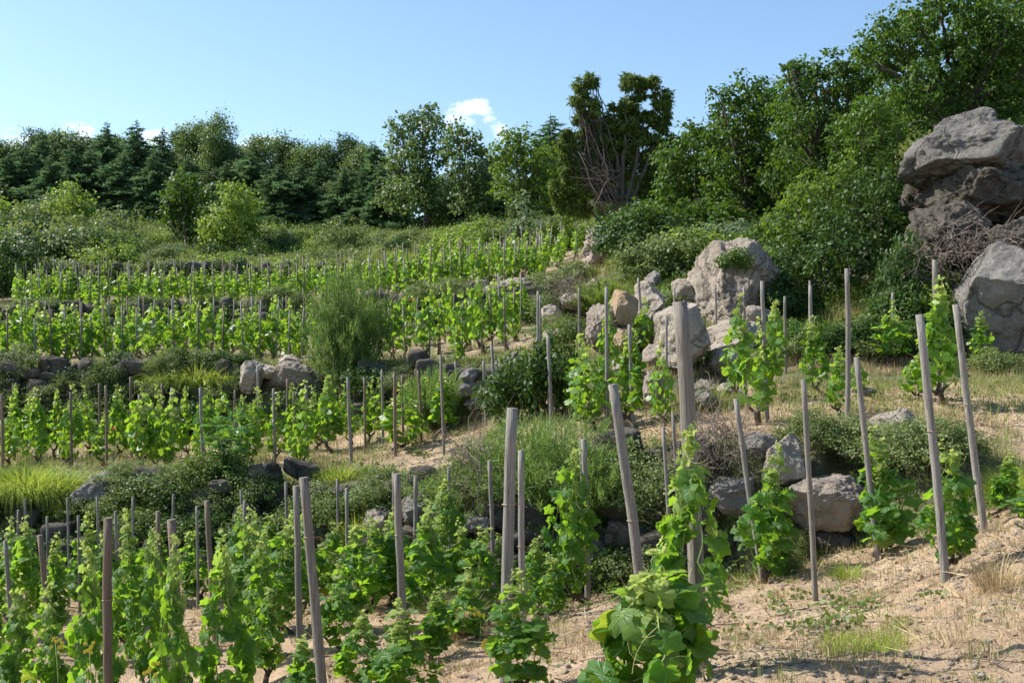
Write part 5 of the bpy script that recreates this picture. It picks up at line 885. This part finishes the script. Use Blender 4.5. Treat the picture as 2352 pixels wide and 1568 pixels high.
herbs('weeds', 'small leafy weeds on the terrace soil', scatter(2600, -150, 2450, 6, 20, .8, 5.9, (1.0, 23, .12)), 'bank_leaf', .035, 14, .07)
herbs('undergrowth', 'leafy weeds climbing over the banks', np.concatenate([banks(1500, 2.9, 4.2, 9, 15.5, 1800), banks(1500, 5.9, 7.2, 15, 23, 1300), banks(900, 8.95, 10.2, 24, 34, 1300)]), 'bank_leaf', .06, 22, .14)
herbs('undergrowth', 'leafy scrub on the shaded right hillside', scatter(4200, 1450, 2500, 18, 60, 7.6, 16, (.3, 6, -.2)), 'oak_leaf', .08, 30, .3)
herbs('undergrowth', 'dark brown-green undergrowth in the forest shade', scatter(2500, -300, 1500, 62, 76), 'ivy_leaf', .2, 22, .5)
# dead leaves, twigs, pebbles
P_ = scatter(26000, -150, 2500, 4, 21, .6, 6.0, (1.2, 31, -.1)); mb = MB(); n = len(P_); leaves(mb, TD, P_ + [0, 0, .012], rdir(n, 2.0), rdir(n), .016 + .026 * rng.random(n)); tag(obj('dead_leaves', mb.mesh('dead_leaves', 'dead_leaf')), 'small dead leaves littering the soil', kind='stuff')
P_ = scatter(9000, -150, 2500, 4, 16, .6, 6.0); mb = MB(); n = len(P_); d = rdir(n); d[:, 2] *= .25; leaves(mb, T_needle(.022), P_ + [0, 0, .015], rdir(n, 1), d, .08 + .16 * rng.random(n)); tag(obj('straw_litter', mb.mesh('straw_litter', 'dry_grass')), 'pale straw and twig litter on the soil', kind='stuff')
P_ = scatter(900, -150, 2500, 4.3, 15, .6, 6.0); mb = MB()
for p_ in P_:
    d = rdir(1)[0] * np.array([1, 1, .12]) * (.06 + .12 * rng.random()); tube(mb, curve(p_ + [0, 0, .012] - d, p_ + [0, 0, .016] + d, 4, (0, 0, .006), .008), np.linspace(.004, .002, 4), 3, cap=False)
tag(obj('prunings', mb.mesh('prunings', 'dead_twig', True)), 'short cut vine prunings strewn on the soil', kind='stuff')
def pebbles(P_, s0, s1, mat, label):
    v, f = ICO[1]; n = len(P_); sc_ = s0 + (s1 - s0) * rng.random(n) ** 3; q = v[None] * (1 + .25 * rng.normal(size=(n, len(v), 1))) * (sc_[:, None, None] * np.array([1, .85, .6])) + P_[:, None] + [0, 0, .002]; mb = MB(); mb.add(q.reshape(-1, 3), [(f[None] + (np.arange(n) * len(v))[:, None, None]).reshape(-1, 3)]); tag(obj('pebbles', mb.mesh('pebbles', mat)), label, kind='stuff')
pebbles(scatter(11000, 1300, 2500, 4, 11, .6, 3.0, (1.5, 51, -.1)), .003, .022, 'granite_pale', 'pale gravel on the right sandy soil')
pebbles(scatter(7000, -100, 2500, 5, 16, .6, 6.0), .005, .030, 'granite_rose', 'reddish clods and gravel on the soil')

# poppies, yellow flowers
def flower(px, py, Y, label, mat='poppy_petal', s_=.045, cat='poppy', name='poppy', n=1):
    top = np.array(W(px, py, Y)); b = np.array(on(px, Y)); e = empty(name, b); h = top - b; mb = MB(); tube(mb, curve((0, 0, 0), h, 6, (.02, 0, 0)), .003, 4); obj('stem', mb.mesh('stem', 'green_stem', True), e)
    for q_ in range(n):
        mb = MB(); c = h + (np.zeros(3) if n == 1 else rng.normal(size=3) * s_ * 1.8); a_ = np.arange(5) * 1.257; d = np.stack([np.cos(a_), np.full(5, -.25), np.sin(a_)], 1) if n > 1 else np.stack([np.cos(a_), np.sin(a_), np.full(5, .35)], 1); leaves(mb, T_oval(.5), c + np.zeros((5, 3)), (np.tile([0, -1., .4], (5, 1)) if n > 1 else np.stack([-np.cos(a_) * .5, -np.sin(a_) * .5, np.ones(5)], 1) + [0, -.5, 0]), d, s_)
        obj('petals' if n == 1 else 'bloom', mb.mesh('petals', mat), e)
    tag(e, label, cat, 'red poppies' if name == 'poppy' else 'yellow flowers')
for px, py, Y, lb in [(90, 953, 19.5, 'red poppy above the left wall vines'), (94, 980, 19, 'lower red poppy below the left wall poppy'), (240, 1069 - 100, 19, 'red poppy between second and third left vines'), (262, 985, 19.8, 'red poppy beside the dark wall'), (239, 1067, 17.2, 'bright red poppy before the small vine'), (1210, 825, 20.6, 'red poppy under third terrace vines'), (1381, 661, 26, 'red poppy on terrace edge rocks'), (1412, 676, 24, 'red poppy on the dry brush slope'), (1420, 673, 24.2, 'twin red poppy on the dry brush slope'), (948, 689, 27, 'red poppy at the top terrace edge')]:
    flower(px, py, Y, lb, s_=.06)
for px, py, Y, lb in [(1345, 1452, 9.5, 'yellow flower cluster at the foot of centre stake'), (1098, 1405, 8.2, 'yellow flowers left of the thick grey stake'), (205, 1487, 6.6, 'yellow flowers before the blunt left stake'), (128, 1478, 7, 'single yellow bloom at lower left'), (1120, 1485, 6.8, 'low yellow flowers beside the thick grey stake'), (345, 1540, 6, 'pale yellow flowers at bottom left'), (1405, 1470, 5.6, 'yellow flowers before the low broad-leaved vine')]:
    flower(px, py, Y, lb, 'yellow_petal', .013, 'flower', 'yellow_flower', 8)
# sticks on the ground
for a_, b_, Y0, Y1, lb in [((1570, 1430), (1700, 1395), 7.4, 7.9, 'long thin dry stick lying near the thickest stake'), ((1780, 1420), (1940, 1395), 7.9, 8.1, 'dry cane lying behind the bare thin stake')]:
    p0 = np.array(on(a_[0], Y0)) + [0, 0, .03]; p1 = np.array(on(b_[0], Y1)) + [0, 0, .02]; mb = MB(); tube(mb, curve((0, 0, 0), p1 - p0, 8, (0, 0, .01), .006), np.linspace(.007, .004, 8), 5); o_ = obj('stick', mb.mesh('stick', 'dead_twig', True)); o_.location = p0; tag(o_, lb, 'stick')
finish_labels()
